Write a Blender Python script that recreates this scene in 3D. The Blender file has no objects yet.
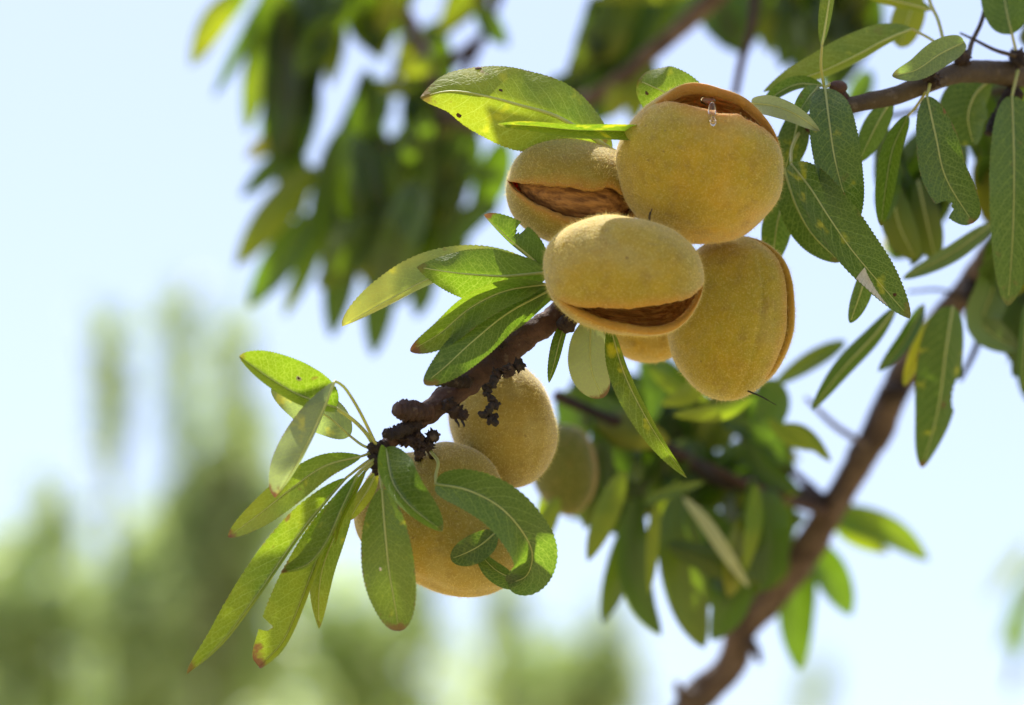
import bpy, math, random
import numpy as np
from mathutils import Vector, Matrix, noise

random.seed(11); rng = np.random.default_rng(7)
sc = bpy.context.scene
col = sc.collection

# ------------------------------------------------------------------ camera
LENS, SENSOR, FOC = 135.0, 36.0, 1.0
CAM = Vector((0, 0, 1.70)); PITCH = math.radians(16)
cam = bpy.data.cameras.new('camera'); co = bpy.data.objects.new('camera', cam); col.objects.link(co)
co.location = CAM; co.rotation_euler = (math.radians(90) + PITCH, 0, 0)
cam.lens = LENS; cam.sensor_width = SENSOR; cam.clip_start = 0.05; cam.clip_end = 2000
cam.dof.use_dof = True; cam.dof.focus_distance = FOC; cam.dof.aperture_fstop = 8.2; cam.dof.aperture_blades = 0
sc.camera = co
RC = Matrix.Rotation(math.radians(90) + PITCH, 3, 'X')      # camera axes -> world
RCn = np.array(RC)
CAMn = np.array(CAM)
def mpp(dz): return SENSOR / LENS * (FOC + dz / 1000.0) / 1024.0   # metres per pixel at that depth
def CP(px, py, dz=0.0):                                    # point in camera axes (x right, y up, z to viewer)
    m = mpp(dz)
    return np.array(((px - 512) * m, (352.5 - py) * m, -(FOC + dz / 1000.0)))
def W(p): return RCn @ np.asarray(p) + CAMn
def P(px, py, dz=0.0): return W(CP(px, py, dz))

# ------------------------------------------------------------------ node helpers
def new_mat(name):
    m = bpy.data.materials.new(name); m.use_nodes = True
    nt = m.node_tree; nt.nodes.clear()
    return m, nt
class NB:
    def __init__(s, nt): s.nt = nt
    def n(s, t, **kw):
        x = s.nt.nodes.new(t)
        for k, v in kw.items(): setattr(x, k, v)
        return x
    def link(s, a, b): s.nt.links.new(a, b)
    def val(s, sock, v):
        if hasattr(v, 'is_linked') or hasattr(v, 'links'): s.link(v, sock)
        else: sock.default_value = v
    def math(s, op, a, b=None, c=None, clamp=False):
        x = s.n('ShaderNodeMath', operation=op, use_clamp=clamp)
        s.val(x.inputs[0], a)
        if b is not None: s.val(x.inputs[1], b)
        if c is not None: s.val(x.inputs[2], c)
        return x.outputs[0]
    def mix(s, f, a, b, blend='MIX'):
        x = s.n('ShaderNodeMix', data_type='RGBA', blend_type=blend)
        s.val(x.inputs[0], f)
        for i, v in ((6, a), (7, b)):
            if isinstance(v, tuple): x.inputs[i].default_value = (*v, 1) if len(v) == 3 else v
            else: s.link(v, x.inputs[i])
        return x.outputs[2]
    def mr(s, v, a, b, c=0.0, d=1.0, smooth=True):
        x = s.n('ShaderNodeMapRange', interpolation_type='SMOOTHSTEP' if smooth else 'LINEAR')
        s.val(x.inputs[0], v)
        for i, q in enumerate((a, b, c, d)): s.val(x.inputs[1 + i], q)
        return x.outputs[0]
    def noise(s, vec, scale, detail=3, rough=.55, dist=0):
        x = s.n('ShaderNodeTexNoise'); s.link(vec, x.inputs['Vector'])
        x.inputs['Scale'].default_value = scale; x.inputs['Detail'].default_value = detail
        x.inputs['Roughness'].default_value = rough; x.inputs['Distortion'].default_value = dist
        return x.outputs['Fac']
    def attr(s, name, typ='OBJECT'):
        return s.n('ShaderNodeAttribute', attribute_name=name, attribute_type=typ).outputs['Fac']
    def bump(s, h, strength, dist):
        x = s.n('ShaderNodeBump'); x.inputs['Strength'].default_value = strength; x.inputs['Distance'].default_value = dist
        s.link(h, x.inputs['Height']); return x.outputs[0]

# ------------------------------------------------------------------ materials
def leaf_material(detail=True):
    m, nt = new_mat('leaf' if detail else 'leaf_far'); b = NB(nt)
    out = b.n('ShaderNodeOutputMaterial')
    uv = b.n('ShaderNodeUVMap').outputs[0]
    sep = b.n('ShaderNodeSeparateXYZ'); b.link(uv, sep.inputs[0])
    t, s = sep.outputs[0], sep.outputs[1]
    a_s = b.math('ABSOLUTE', s)
    geo = b.n('ShaderNodeNewGeometry')
    va = b.n('ShaderNodeVectorMath', operation='ADD'); b.link(b.n('ShaderNodeTexCoord').outputs['Object'], va.inputs[0])
    b.link(b.math('MULTIPLY', b.n('ShaderNodeObjectInfo').outputs['Random'], 7.0), va.inputs[1]); pos = va.outputs[0]
    ye, br, dk, pa = b.attr('yellow'), b.attr('brown'), b.attr('dark'), b.attr('pale')
    n1 = b.noise(pos, 60, 3); n2 = b.noise(pos, 350, 3, .6)
    # lateral veins, two sides offset, bending towards the tip
    off = b.math('MULTIPLY', b.math('GREATER_THAN', s, 0.0), .45)
    v = b.math('ADD', b.math('SUBTRACT', b.math('MULTIPLY', t, 13.0), b.math('MULTIPLY', b.math('POWER', a_s, 1.25), 2.3)), off)
    v = b.math('ADD', v, b.math('MULTIPLY', n1, .9))
    d = b.math('ABSOLUTE', b.math('SUBTRACT', b.math('FRACT', v), .5))
    vein = b.mr(d, 0.0, .07, 1.0, 0.0)
    vein = b.math('MULTIPLY', vein, b.mr(a_s, .55, .95, 1.0, .15))
    top = (0.020, 0.038, 0.010); under = (0.045, 0.066, 0.018)
    base = b.mix(geo.outputs['Backfacing'], top, under)
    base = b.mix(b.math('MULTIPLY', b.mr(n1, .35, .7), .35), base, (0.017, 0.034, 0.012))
    yf = b.math('MULTIPLY', ye, b.mr(b.math('ADD', n1, b.math('MULTIPLY', t, .25)), .35, .85, .12, .90), clamp=True)
    base = b.mix(yf, base, (0.30, 0.27, 0.025))
    base = b.mix(pa, base, (0.30, 0.30, 0.17))
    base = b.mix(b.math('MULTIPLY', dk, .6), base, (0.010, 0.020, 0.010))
    tr = b.mix(yf, (0.090, 0.165, 0.004), (0.36, 0.33, 0.012))
    tr = b.mix(pa, tr, (0.42, 0.42, 0.22))
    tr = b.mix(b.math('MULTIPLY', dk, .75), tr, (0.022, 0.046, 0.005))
    bumph = None
    if detail:
        base = b.mix(b.math('MULTIPLY', vein, .30), base, (0.22, 0.26, 0.09))
        tr = b.mix(b.math('MULTIPLY', vein, .22), tr, (0.34, 0.40, 0.06))
        vo = b.n('ShaderNodeTexVoronoi', feature='DISTANCE_TO_EDGE'); b.link(pos, vo.inputs['Vector']); vo.inputs['Scale'].default_value = 900
        net = b.mr(vo.outputs['Distance'], 0.0, .10, 1.0, 0.0)
        base = b.mix(b.math('MULTIPLY', net, .16), base, (0.18, 0.22, 0.07))
        tr = b.mix(b.math('MULTIPLY', net, .20), tr, (0.36, 0.46, 0.06))
        # dried margin, tip and scattered spots
        e = b.mr(b.math('ADD', a_s, b.math('MULTIPLY', b.math('SUBTRACT', n2, .5), .5)), .95, 1.06)
        tip = b.mr(b.math('ADD', b.math('ADD', t, b.math('MULTIPLY', b.math('FRACT', b.math('MULTIPLY', b.n('ShaderNodeObjectInfo').outputs['Random'], 31.7)), .06)), b.math('MULTIPLY', b.math('SUBTRACT', n2, .5), .2)), .965, 1.02)
        spot = b.mr(b.noise(pos, 170, 2), .70, .745)
        yspot = b.math('MULTIPLY', b.mr(b.noise(pos, 130, 3), .60, .74), b.mr(b.math('FRACT', b.math('MULTIPLY', b.n('ShaderNodeObjectInfo').outputs['Random'], 17.3)), .35, 1.0, 0.0, 1.0))
        base = b.mix(b.math('MULTIPLY', yspot, .55), base, (0.34, 0.30, 0.03))
        tr = b.mix(b.math('MULTIPLY', yspot, .6), tr, (0.60, 0.52, 0.02))
        bm = b.math('MULTIPLY', b.math('MAXIMUM', b.math('MAXIMUM', b.math('MULTIPLY', e, .6), tip), spot), br, clamp=True)
        base = b.mix(bm, base, (0.12, 0.060, 0.026)); tr = b.mix(bm, tr, (0.10, 0.045, 0.014))
        bumph = b.math('ADD', b.math('MULTIPLY', vein, -.6), b.math('ADD', b.math('MULTIPLY', net, -.25), b.math('MULTIPLY', n2, .5)))
    p = b.n('ShaderNodeBsdfPrincipled'); b.link(base, p.inputs['Base Color'])
    b.link(b.mr(geo.outputs['Backfacing'], 0, 1, .40, .62), p.inputs['Roughness'])
    b.link(b.mr(geo.outputs['Backfacing'], 0, 1, .42, .22), p.inputs['Specular IOR Level'])
    tl = b.n('ShaderNodeBsdfTranslucent'); b.link(tr, tl.inputs['Color'])
    if bumph is not None:
        bu = b.bump(bumph, .55, .0004); b.link(bu, p.inputs['Normal'])
    ad = b.n('ShaderNodeAddShader'); b.link(p.outputs[0], ad.inputs[0]); b.link(tl.outputs[0], ad.inputs[1])
    b.link(ad.outputs[0], out.inputs[0])
    return m

def simple(name, color, rough=.6, trans=None, bump=None, color2=None, scale=200, stretch=None, detail=4):
    m, nt = new_mat(name); b = NB(nt)
    out = b.n('ShaderNodeOutputMaterial'); p = b.n('ShaderNodeBsdfPrincipled')
    pos = b.n('ShaderNodeTexCoord').outputs['Object']
    if stretch:
        mp = b.n('ShaderNodeMapping'); mp.inputs['Scale'].default_value = stretch; b.link(pos, mp.inputs[0]); pos = mp.outputs[0]
    n = b.noise(pos, scale, detail, .6)
    if color2: b.link(b.mix(b.mr(n, .32, .68), color, color2), p.inputs['Base Color'])
    else: p.inputs['Base Color'].default_value = (*color, 1)
    p.inputs['Roughness'].default_value = rough
    if bump: b.link(b.bump(n, 1.0, bump), p.inputs['Normal'])
    if trans:
        tl = b.n('ShaderNodeBsdfTranslucent'); tl.inputs[0].default_value = (*trans, 1)
        ad = b.n('ShaderNodeAddShader'); b.link(p.outputs[0], ad.inputs[0]); b.link(tl.outputs[0], ad.inputs[1]); b.link(ad.outputs[0], out.inputs[0])
    else: b.link(p.outputs[0], out.inputs[0])
    return m

def hull_material():
    m, nt = new_mat('velvet_hull'); b = NB(nt)
    out = b.n('ShaderNodeOutputMaterial'); p = b.n('ShaderNodeBsdfPrincipled')
    pos = b.n('ShaderNodeTexCoord').outputs['Object']
    zone = b.attr('zone', 'GEOMETRY')
    red, olive = b.attr('ripe'), b.attr('olive')
    n1 = b.noise(pos, 55, 4, .6); n2 = b.noise(pos, 260, 4, .65); n3 = b.noise(pos, 1500, 2, .6); n4 = b.noise(pos, 28, 2)
    c = b.mix(b.mr(n1, .33, .68), (0.50, 0.347, 0.016), (0.38, 0.315, 0.022))
    c = b.mix(b.math('MULTIPLY', b.mr(n4, .42, .68), red), c, (0.60, 0.305, 0.018))
    c = b.mix(b.math('MULTIPLY', olive, .8), c, (0.27, 0.20, 0.050))
    c = b.mix(b.math('MULTIPLY', b.mr(b.noise(pos, 40, 4, .65), .50, .66), .45), c, (0.36, 0.305, 0.115))
    vv = b.mr(b.noise(pos, 22, 5, .65), .30, .72, .70, 1.12); c = b.mix(1.0, c, vv, 'MULTIPLY')
    ws = b.mr(b.noise(pos, 120, 5, .7), .58, .72); c = b.mix(b.math('MULTIPLY', ws, .38), c, (0.22, 0.135, 0.045))
    c = b.mix(b.attr('unripe'), c, (0.095, 0.110, 0.006))
    c = b.mix(b.math('MULTIPLY', b.mr(n2, .48, .74), .5), c, (0.23, 0.15, 0.028))
    c = b.mix(b.math('MULTIPLY', b.mr(n3, .45, .75), .35), c, (0.58, 0.46, 0.16))
    spots = b.mr(b.noise(pos, 420, 1), .74, .79)
    c = b.mix(b.math('MULTIPLY', spots, .5), c, (0.13, 0.075, 0.03))
    lipn = b.math('MULTIPLY', b.mr(b.math('ADD', zone, b.math('MULTIPLY', b.math('SUBTRACT', n2, .5), .7)), .35, .85), b.attr('lipbrown'))
    c = b.mix(b.math('MULTIPLY', lipn, .8), c, (0.34, 0.17, 0.055))
    inn = b.mr(zone, 1.3, 1.9)
    mp = b.n('ShaderNodeMapping'); mp.inputs['Scale'].default_value = (.25, 1, 1); b.link(pos, mp.inputs[0])
    nf = b.noise(mp.outputs[0], 900, 4, .65, .6)
    nl = b.mr(b.math('ADD', zone, b.math('MULTIPLY', b.math('SUBTRACT', n1, .5), .4)), .02, .4); c = b.mix(b.math('MULTIPLY', nl, .35), c, (0.52, 0.24, 0.035))
    ic = b.mix(b.mr(nf, .35, .66), (0.36, 0.15, 0.030), (0.72, 0.42, 0.12))
    c = b.mix(inn, c, ic)
    b.link(c, p.inputs['Base Color'])
    p.inputs['Roughness'].default_value = .75; p.inputs['Specular IOR Level'].default_value = .25
    p.inputs['Subsurface Weight'].default_value = .35; p.inputs['Subsurface Radius'].default_value = (1.0, .55, .12); p.inputs['Subsurface Scale'].default_value = .0035
    b.link(b.mr(zone, .3, 1.2, .5, 0.0), p.inputs['Sheen Weight']); p.inputs['Sheen Roughness'].default_value = .45
    p.inputs['Sheen Tint'].default_value = (1.0, .95, .82, 1)
    h = b.math('ADD', b.math('MULTIPLY', n3, .5), b.math('MULTIPLY', n2, .9))
    h = b.math('ADD', h, b.math('MULTIPLY', b.math('MULTIPLY', nf, inn), 2.5))
    b.link(b.bump(h, 1.0, .0005), p.inputs['Normal'])
    b.link(p.outputs[0], out.inputs[0])
    return m

def bark_material(name, c1, c2, c3, bump=.0012):
    m, nt = new_mat(name); b = NB(nt)
    out = b.n('ShaderNodeOutputMaterial'); p = b.n('ShaderNodeBsdfPrincipled')
    pos = b.n('ShaderNodeTexCoord').outputs['Object']
    n1 = b.noise(pos, 90, 5, .65); n2 = b.noise(pos, 500, 4, .65); n3 = b.noise(pos, 30, 3)
    c = b.mix(b.mr(n1, .35, .65), c1, c2); c = b.mix(b.math('MULTIPLY', b.mr(n3, .5, .68), .7), c, c3)
    sp = b.mr(b.noise(pos, 330, 3), .60, .70); c = b.mix(b.math('MULTIPLY', sp, .35), c, (0.20, 0.15, 0.11))
    b.link(c, p.inputs['Base Color']); p.inputs['Roughness'].default_value = .72; p.inputs['Specular IOR Level'].default_value = .35
    h = b.math('ADD', n1, b.math('MULTIPLY', n2, .6)); b.link(b.bump(h, 1.0, bump), p.inputs['Normal'])
    b.link(p.outputs[0], out.inputs[0]); return m

M = {}
M['leaf'] = leaf_material(True); M['leaf_far'] = leaf_material(False)
m = M['leaf_far'].copy(); m.name = 'leaf_distant_lit'; M['leaf_distant_lit'] = m  # copy with sunlight and haze put into lighter, cooler leaf colours
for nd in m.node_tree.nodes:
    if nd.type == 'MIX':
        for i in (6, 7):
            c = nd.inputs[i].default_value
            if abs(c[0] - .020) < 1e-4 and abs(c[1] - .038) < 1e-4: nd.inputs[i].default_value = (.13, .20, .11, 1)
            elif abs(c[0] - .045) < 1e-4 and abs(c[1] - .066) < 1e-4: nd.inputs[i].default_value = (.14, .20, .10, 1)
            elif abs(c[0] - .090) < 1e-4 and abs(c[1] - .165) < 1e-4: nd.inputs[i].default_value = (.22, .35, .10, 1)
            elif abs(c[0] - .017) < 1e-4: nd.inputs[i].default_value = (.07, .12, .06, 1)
M['vein'] = simple('midrib', (0.36, 0.37, 0.15), .5, trans=(0.34, 0.36, 0.10), color2=(0.30, 0.32, 0.11))
M['petiole'] = simple('petiole', (0.28, 0.30, 0.09), .5, trans=(0.22, 0.25, 0.04), color2=(0.34, 0.29, 0.10))
M['hull'] = hull_material()
M['fuzz'] = simple('fuzz', (0.50, 0.42, 0.15), .8, trans=(0.40, 0.34, 0.14))
M['shell'] = simple('nut_shell', (0.15, 0.058, 0.016), .75, color2=(0.52, 0.25, 0.07), scale=700, stretch=(.2, 1, 1), bump=.0012, detail=6)
M['twig'] = bark_material('twig_bark', (0.055, 0.026, 0.018), (0.10, 0.048, 0.032), (0.030, 0.018, 0.015))
M['knob'] = bark_material('knob_bark', (0.020, 0.013, 0.011), (0.050, 0.026, 0.018), (0.010, 0.008, 0.008), .002)
M['limb'] = bark_material('limb_bark', (0.085, 0.052, 0.036), (0.20, 0.135, 0.10), (0.040, 0.027, 0.022), .004)
M['olive_twig'] = bark_material('olive_twig_bark', (0.055, 0.036, 0.020), (0.085, 0.058, 0.028), (0.035, 0.022, 0.016))
M['dead'] = simple('dead_flower', (0.012, 0.009, 0.008), .8, color2=(0.035, 0.020, 0.014), scale=800)
m, nt = new_mat('gum'); b = NB(nt); p = b.n('ShaderNodeBsdfPrincipled'); o = b.n('ShaderNodeOutputMaterial')
p.inputs['Base Color'].default_value = (1.0, .96, .86, 1); p.inputs['Transmission Weight'].default_value = 1; p.inputs['Roughness'].default_value = .08; p.inputs['IOR'].default_value = 1.45
b.link(p.outputs[0], o.inputs[0]); M['gum'] = m
m, nt = new_mat('ground'); b = NB(nt); p = b.n('ShaderNodeBsdfPrincipled'); o = b.n('ShaderNodeOutputMaterial')
pos = b.n('ShaderNodeTexCoord').outputs['Object']
c = b.mix(b.mr(b.noise(pos, .35, 5), .4, .62), (0.30, 0.235, 0.12), (0.15, 0.155, 0.055)); c = b.mix(b.mr(b.noise(pos, 8, 5), .4, .7), c, (0.34, 0.27, 0.15))
b.link(c, p.inputs['Base Color']); p.inputs['Roughness'].default_value = .95; b.link(p.outputs[0], o.inputs[0]); M['ground'] = m

# ------------------------------------------------------------------ mesh helpers
def mk(name, V, F, mat, parent=None, loc=None, smooth=True, uv=None, mats=None, fmat=None, attr=None):
    V = np.asarray(V, float)
    if loc is not None: V = V - np.asarray(loc)
    me = bpy.data.meshes.new(name); me.from_pydata(V.tolist(), [], F)
    me.materials.append(mat)
    for x in mats or []: me.materials.append(x)
    if fmat is not None: me.polygons.foreach_set('material_index', np.asarray(fmat, np.int32))
    if smooth: me.polygons.foreach_set('use_smooth', [True] * len(me.polygons))
    if uv is not None:
        l = me.uv_layers.new(name='UVMap'); idx = np.empty(len(me.loops), np.int32); me.loops.foreach_get('vertex_index', idx)
        l.data.foreach_set('uv', np.asarray(uv, np.float32)[idx].ravel())
    if attr:
        for k, a in attr.items():
            at = me.attributes.new(k, 'FLOAT', 'POINT'); at.data.foreach_set('value', np.asarray(a, np.float32))
    me.update()
    ob = bpy.data.objects.new(name, me); col.objects.link(ob)
    if parent is not None:
        ob.parent = parent
        ob.location = Vector(loc) - parent.location if loc is not None else Vector((0, 0, 0))
    elif loc is not None: ob.location = loc
    return ob
def thing(name, label, cat, loc, group=None):
    o = bpy.data.objects.new(name, None); col.objects.link(o); o.location = Vector(loc); o.empty_display_size = .01
    o['label'] = label; o['category'] = cat
    if group: o['group'] = group
    return o

def spline(pts, n):
    """Catmull-Rom through pts (k,3) -> n points equally spaced, in camera axes"""
    p = np.asarray(pts, float)
    if len(p) == 2: p = np.array([p[0], (p[0] + p[1]) / 2, p[1]])
    q = np.vstack([2 * p[0] - p[1], p, 2 * p[-1] - p[-2]])
    res = []
    for i in range(1, len(q) - 2):
        for u in np.linspace(0, 1, 24, endpoint=False):
            a, b_, c, d = q[i - 1], q[i], q[i + 1], q[i + 2]
            res.append(.5 * ((2 * b_) + (c - a) * u + (2 * a - 5 * b_ + 4 * c - d) * u * u + (3 * b_ - a - 3 * c + d) * u ** 3))
    res.append(q[-2]); res = np.array(res)
    L = np.r_[0, np.cumsum(np.linalg.norm(np.diff(res, axis=0), axis=1))]
    tt = np.linspace(0, L[-1], n)
    return np.stack([np.interp(tt, L, res[:, k]) for k in range(3)], 1)

def tube_geo(path, rad, seg=10, lump=0.0, lscale=120, seed=0.0, cap=True, flat=1.0):
    path = np.asarray(path); n = len(path); rad = np.broadcast_to(np.asarray(rad, float), (n,))
    T = np.gradient(path, axis=0); T /= np.linalg.norm(T, axis=1)[:, None] + 1e-12
    ref = np.array((0.3, 0.2, 1.0)); V = []; N = None
    for i in range(n):
        if N is None: N = np.cross(T[i], ref)
        N = N - T[i] * (N @ T[i]); N /= np.linalg.norm(N) + 1e-12; B = np.cross(T[i], N)
        for k in range(seg):
            a = 2 * math.pi * k / seg; dvec = N * math.cos(a) + B * math.sin(a) * flat; q = path[i] + dvec * rad[i]
            if lump: q = q + dvec * rad[i] * lump * noise.fractal(Vector(q * lscale) + Vector((seed, 0, 0)), .8, 2.2, 3)
            V.append(q)
    F = [(i * seg + k, i * seg + (k + 1) % seg, (i + 1) * seg + (k + 1) % seg, (i + 1) * seg + k) for i in range(n - 1) for k in range(seg)]
    if cap:
        F.append(tuple(range(seg - 1, -1, -1))); F.append(tuple((n - 1) * seg + k for k in range(seg)))
    return np.array(V), F
OFF = {}      # extra distance of the blurred branches, by name
def tube(name, pts, rad, mat, parent=None, n=40, seg=10, lump=0.0, lscale=120, seed=0.0, flat=1.0):
    """pts: (px,py,dz) list; rad: list of pixel radii at the pts"""
    if parent is not None and parent.name in OFF: pts = [(x, y, z + OFF[parent.name] * min(1, max(0, (z - 150) / 130))) for x, y, z in pts]
    path = spline([CP(*p) for p in pts], n)
    r = np.interp(np.linspace(0, 1, n), np.linspace(0, 1, len(rad)), [q * mpp(p[2]) for q, p in zip(rad, pts)] if len(rad) == len(pts) else [q * mpp(pts[0][2]) for q in rad])
    V, F = tube_geo(np.array([W(q) for q in path]), r, seg, lump, lscale, seed, flat=flat)
    loc = P(*pts[0])
    return mk(name, V, F, mat, parent, loc)
def merge(parts):
    V = []; F = []; o = 0
    for v, f in parts:
        V.append(v); F += [tuple(i + o for i in g) for g in f]; o += len(v)
    return np.vstack(V), F
def blob_geo(c, r, seed=0, lump=.35, lscale=250, nu=14, nv=10, ax=(1, 1, 1)):
    V = []
    for j in range(nv + 1):
        th = math.pi * j / nv
        for k in range(nu):
            ph = 2 * math.pi * k / nu
            d = np.array((math.sin(th) * math.cos(ph) * ax[0], math.sin(th) * math.sin(ph) * ax[1], math.cos(th) * ax[2]))
            q = c + d * r
            V.append(q + d * r * lump * noise.fractal(Vector(q * lscale) + Vector((seed * 3.1, 0, 0)), .8, 2.1, 3))
    F = [(j * nu + k, (j + 1) * nu + k, (j + 1) * nu + (k + 1) % nu, j * nu + (k + 1) % nu) for j in range(nv) for k in range(nu)]
    return np.array(V), F

# ------------------------------------------------------------------ leaf
def leaf_geo(mid, wl, wr, prof=(.65, .85), top=True, fold=None, serr=.05, teeth=42, bites=(), nt=120, ns=6, wave=.05, bend=.25, seed=0.0, wt=None):
    """mid: points (px,py,dz) base to tip; wl/wr: half widths in pixels as seen, left and right of travel.
    The unseen rest of each half tilts out of the picture plane (the blade folds along the midrib)."""
    n = nt + 1
    C = spline([CP(*p) for p in mid], n)
    T = np.gradient(C, axis=0); T /= np.linalg.norm(T, axis=1)[:, None] + 1e-12
    Vw = np.array((0, 0, 1.0))
    S = np.cross(np.broadcast_to(Vw, T.shape), T); S /= np.linalg.norm(S, axis=1)[:, None] + 1e-9
    N = np.cross(T, S)
    m = mpp(mid[len(mid) // 2][2])
    wtrue = wt or max(wl, wr) * 1.06
    t = np.linspace(0, 1, n); p, q = prof[0] * 1.2, prof[1] * 1.05
    k = (p / (p + q)) ** p * (q / (p + q)) ** q
    w = np.where(t > 0, t ** p, 0) * (1 - t) ** q / k * wtrue * m
    sg = 1.0 if top else -1.0
    if fold is not None: sg = fold
    V = np.zeros((n, 2 * ns + 1, 3)); UV = np.zeros((n, 2 * ns + 1, 2))
    for side, ww in ((1, wl), (-1, wr)):
        ang0 = math.acos(max(-1, min(1, ww / wtrue)))
        wl_ = w.copy()
        for (bs, bt, bd, depth) in bites:
            if bs == side:
                x = (t - bt) / bd; c = np.where(np.abs(x) < 1, np.sqrt(np.clip(1 - x * x, 0, 1)), 0)
                c = c * (1 + .12 * np.sin(t * 160 + seed)); wl_ = wl_ * (1 - np.clip(depth * c, 0, .97))
        saw = ((t * teeth + seed) % 1.0)
        tooth = np.where(saw < .72, saw / .72, (1 - saw) / .28)
        wl_ = wl_ + serr * wtrue * m * (tooth - .5) * np.clip(np.minimum(t, 1 - t) * 9, 0, 1) * .9
        wl_ = np.clip(wl_, 0, None)
        for j in range(ns + 1):
            f = j / ns
            a = ang0 + bend * (f * .6 - .3) * (1 if ang0 > .15 else .6)
            lat = math.cos(a) * f; lift = math.sin(a) * f * sg
            if side == 1 and j == 0: pass
            und = wave * wtrue * m * f * np.sin(t * 9 + seed * 2.3 + side * 1.1 + f) + wave * .7 * wtrue * m * f * np.sin(t * 21 + seed)
            V[:, ns + side * j] = C + S * (side * lat * wl_)[:, None] + N * (lift * wl_ + und)[:, None]
            UV[:, ns + side * j, 0] = t; UV[:, ns + side * j, 1] = side * f
    K = 2 * ns + 1
    F = []
    for i in range(nt):
        for j in range(K - 1):
            a, b_, c, d = i * K + j, i * K + j + 1, (i + 1) * K + j + 1, (i + 1) * K + j
            F.append((a, d, c, b_) if top else (a, b_, c, d))     # normals leave the upper side
    Vw_ = V.reshape(-1, 3) @ RCn.T + CAMn
    return Vw_, F, UV.reshape(-1, 2), C, m

M['dry'] = simple('dried_patch', (0.50, 0.42, 0.30), .7, trans=(0.20, 0.17, 0.11), color2=(0.62, 0.56, 0.44), scale=900)
M['scorch'] = simple('scorched_spot', (0.045, 0.018, 0.010), .8, color2=(0.10, 0.04, 0.015), scale=1500)
NSEG = {}
def grid_of(ob, t0, s0):
    ns = NSEG.get(ob.name, 6); K = 2 * ns + 1; n = len(ob.data.vertices) // K; i = int(round(t0 * (n - 1))); j = s0 * ns + ns; j0 = int(math.floor(j)); f = j - j0
    a = ob.data.vertices[i * K + j0].co; b_ = ob.data.vertices[i * K + min(j0 + 1, K - 1)].co
    return np.array(a.lerp(b_, f)) + np.array(ob.location)
def speck(ob, name, t0, s0, r, mat, ax=(1, .7), seed=0):
    c = grid_of(ob, t0, s0); u = grid_of(ob, t0 + .02, s0) - c; u /= np.linalg.norm(u); v = grid_of(ob, t0, s0 + .12) - c; v -= u * (v @ u); v /= np.linalg.norm(v); w = np.cross(u, v)
    if w @ (CAMn - c) < 0: w = -w
    r *= mpp(0); q = np.random.default_rng(seed); V = [c + w * .00022]; k = 14
    for ring, h in ((.6, .00020), (1.0, .00008)):
        for i in range(k):
            a = 2 * math.pi * i / k; rr = r * ring * q.uniform(.8, 1.2); V.append(c + u * math.cos(a) * rr * ax[0] + v * math.sin(a) * rr * ax[1] + w * h)
    F = [(0, 1 + i, 1 + (i + 1) % k) for i in range(k)] + [(1 + i, 1 + k + i, 1 + k + (i + 1) % k, 1 + (i + 1) % k) for i in range(k)]
    return mk(name, V, F, mat, ob, np.array(ob.location))
def dried_patch(ob, test, mat):
    me = ob.data; uv = me.uv_layers[0].data; V = []; F = []; L0 = np.array(ob.location)
    for p in me.polygons:
        m_ = np.mean([uv[l].uv[:] for l in p.loop_indices], axis=0)
        if test(m_[0], m_[1]):
            off = np.array(p.normal) * .00025
            if off @ (CAMn - L0) < 0: off = -off
            b0 = len(V); V += [np.array(me.vertices[i].co) + off + L0 for i in p.vertices]; F.append(tuple(range(b0, b0 + len(p.vertices))))
    return mk('dried_patch', V, F, mat, ob, L0)
LEAFN = [0]
def leaf(label, mid, wl, wr=None, pet=None, top=True, yellow=0.0, brown=.4, dark=0.0, pale=0.0, group=None, far=False, parent=None, name='almond_leaf', vein=1.0, **kw):
    LEAFN[0] += 1; seed = LEAFN[0] * 1.37
    wr = wl if wr is None else wr
    if far:
        kw.setdefault('nt', 22); kw.setdefault('ns', 3); kw.setdefault('serr', 0.0)
    if parent is not None and parent.name in OFF: mid = [(x, y, z + OFF[parent.name]) for x, y, z in mid]
    V, F, UV, C, m = leaf_geo(mid, wl, wr, top=top, seed=seed, **kw)
    loc = W(C[0])
    if parent is not None:
        ob = mk('leaf', V, F, M['leaf_far'], parent, loc, uv=UV)
    else:
        ob = mk(name, V, F, M['leaf_far'] if far else M['leaf'], None, loc, uv=UV)
        ob['label'] = label; ob['category'] = 'leaf'
        if group: ob['group'] = group
    NSEG[ob.name] = kw.get('ns', 6)
    for k, v in (('yellow', yellow), ('brown', brown), ('dark', dark), ('pale', pale)): ob[k] = float(v)
    if parent is None:
        r0 = max(1.3, max(wl, wr) * .055) * m * vein
        n = len(C); idx = list(range(0, int(n * .97), 3))
        path = np.array([W(C[i]) for i in idx])
        v, f = tube_geo(path, np.linspace(r0, r0 * .22, len(idx)), 6)
        mk('midrib', v, f, M['vein'], ob, loc)
        if pet:
            pp = spline([CP(*p) for p in pet] + [C[0]], 16)
            v, f = tube_geo(np.array([W(q) for q in pp]), np.linspace(r0 * 1.25, r0 * 1.02, 16), 7)
            mk('petiole', v, f, M['petiole'], ob, loc)
    return ob

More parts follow.
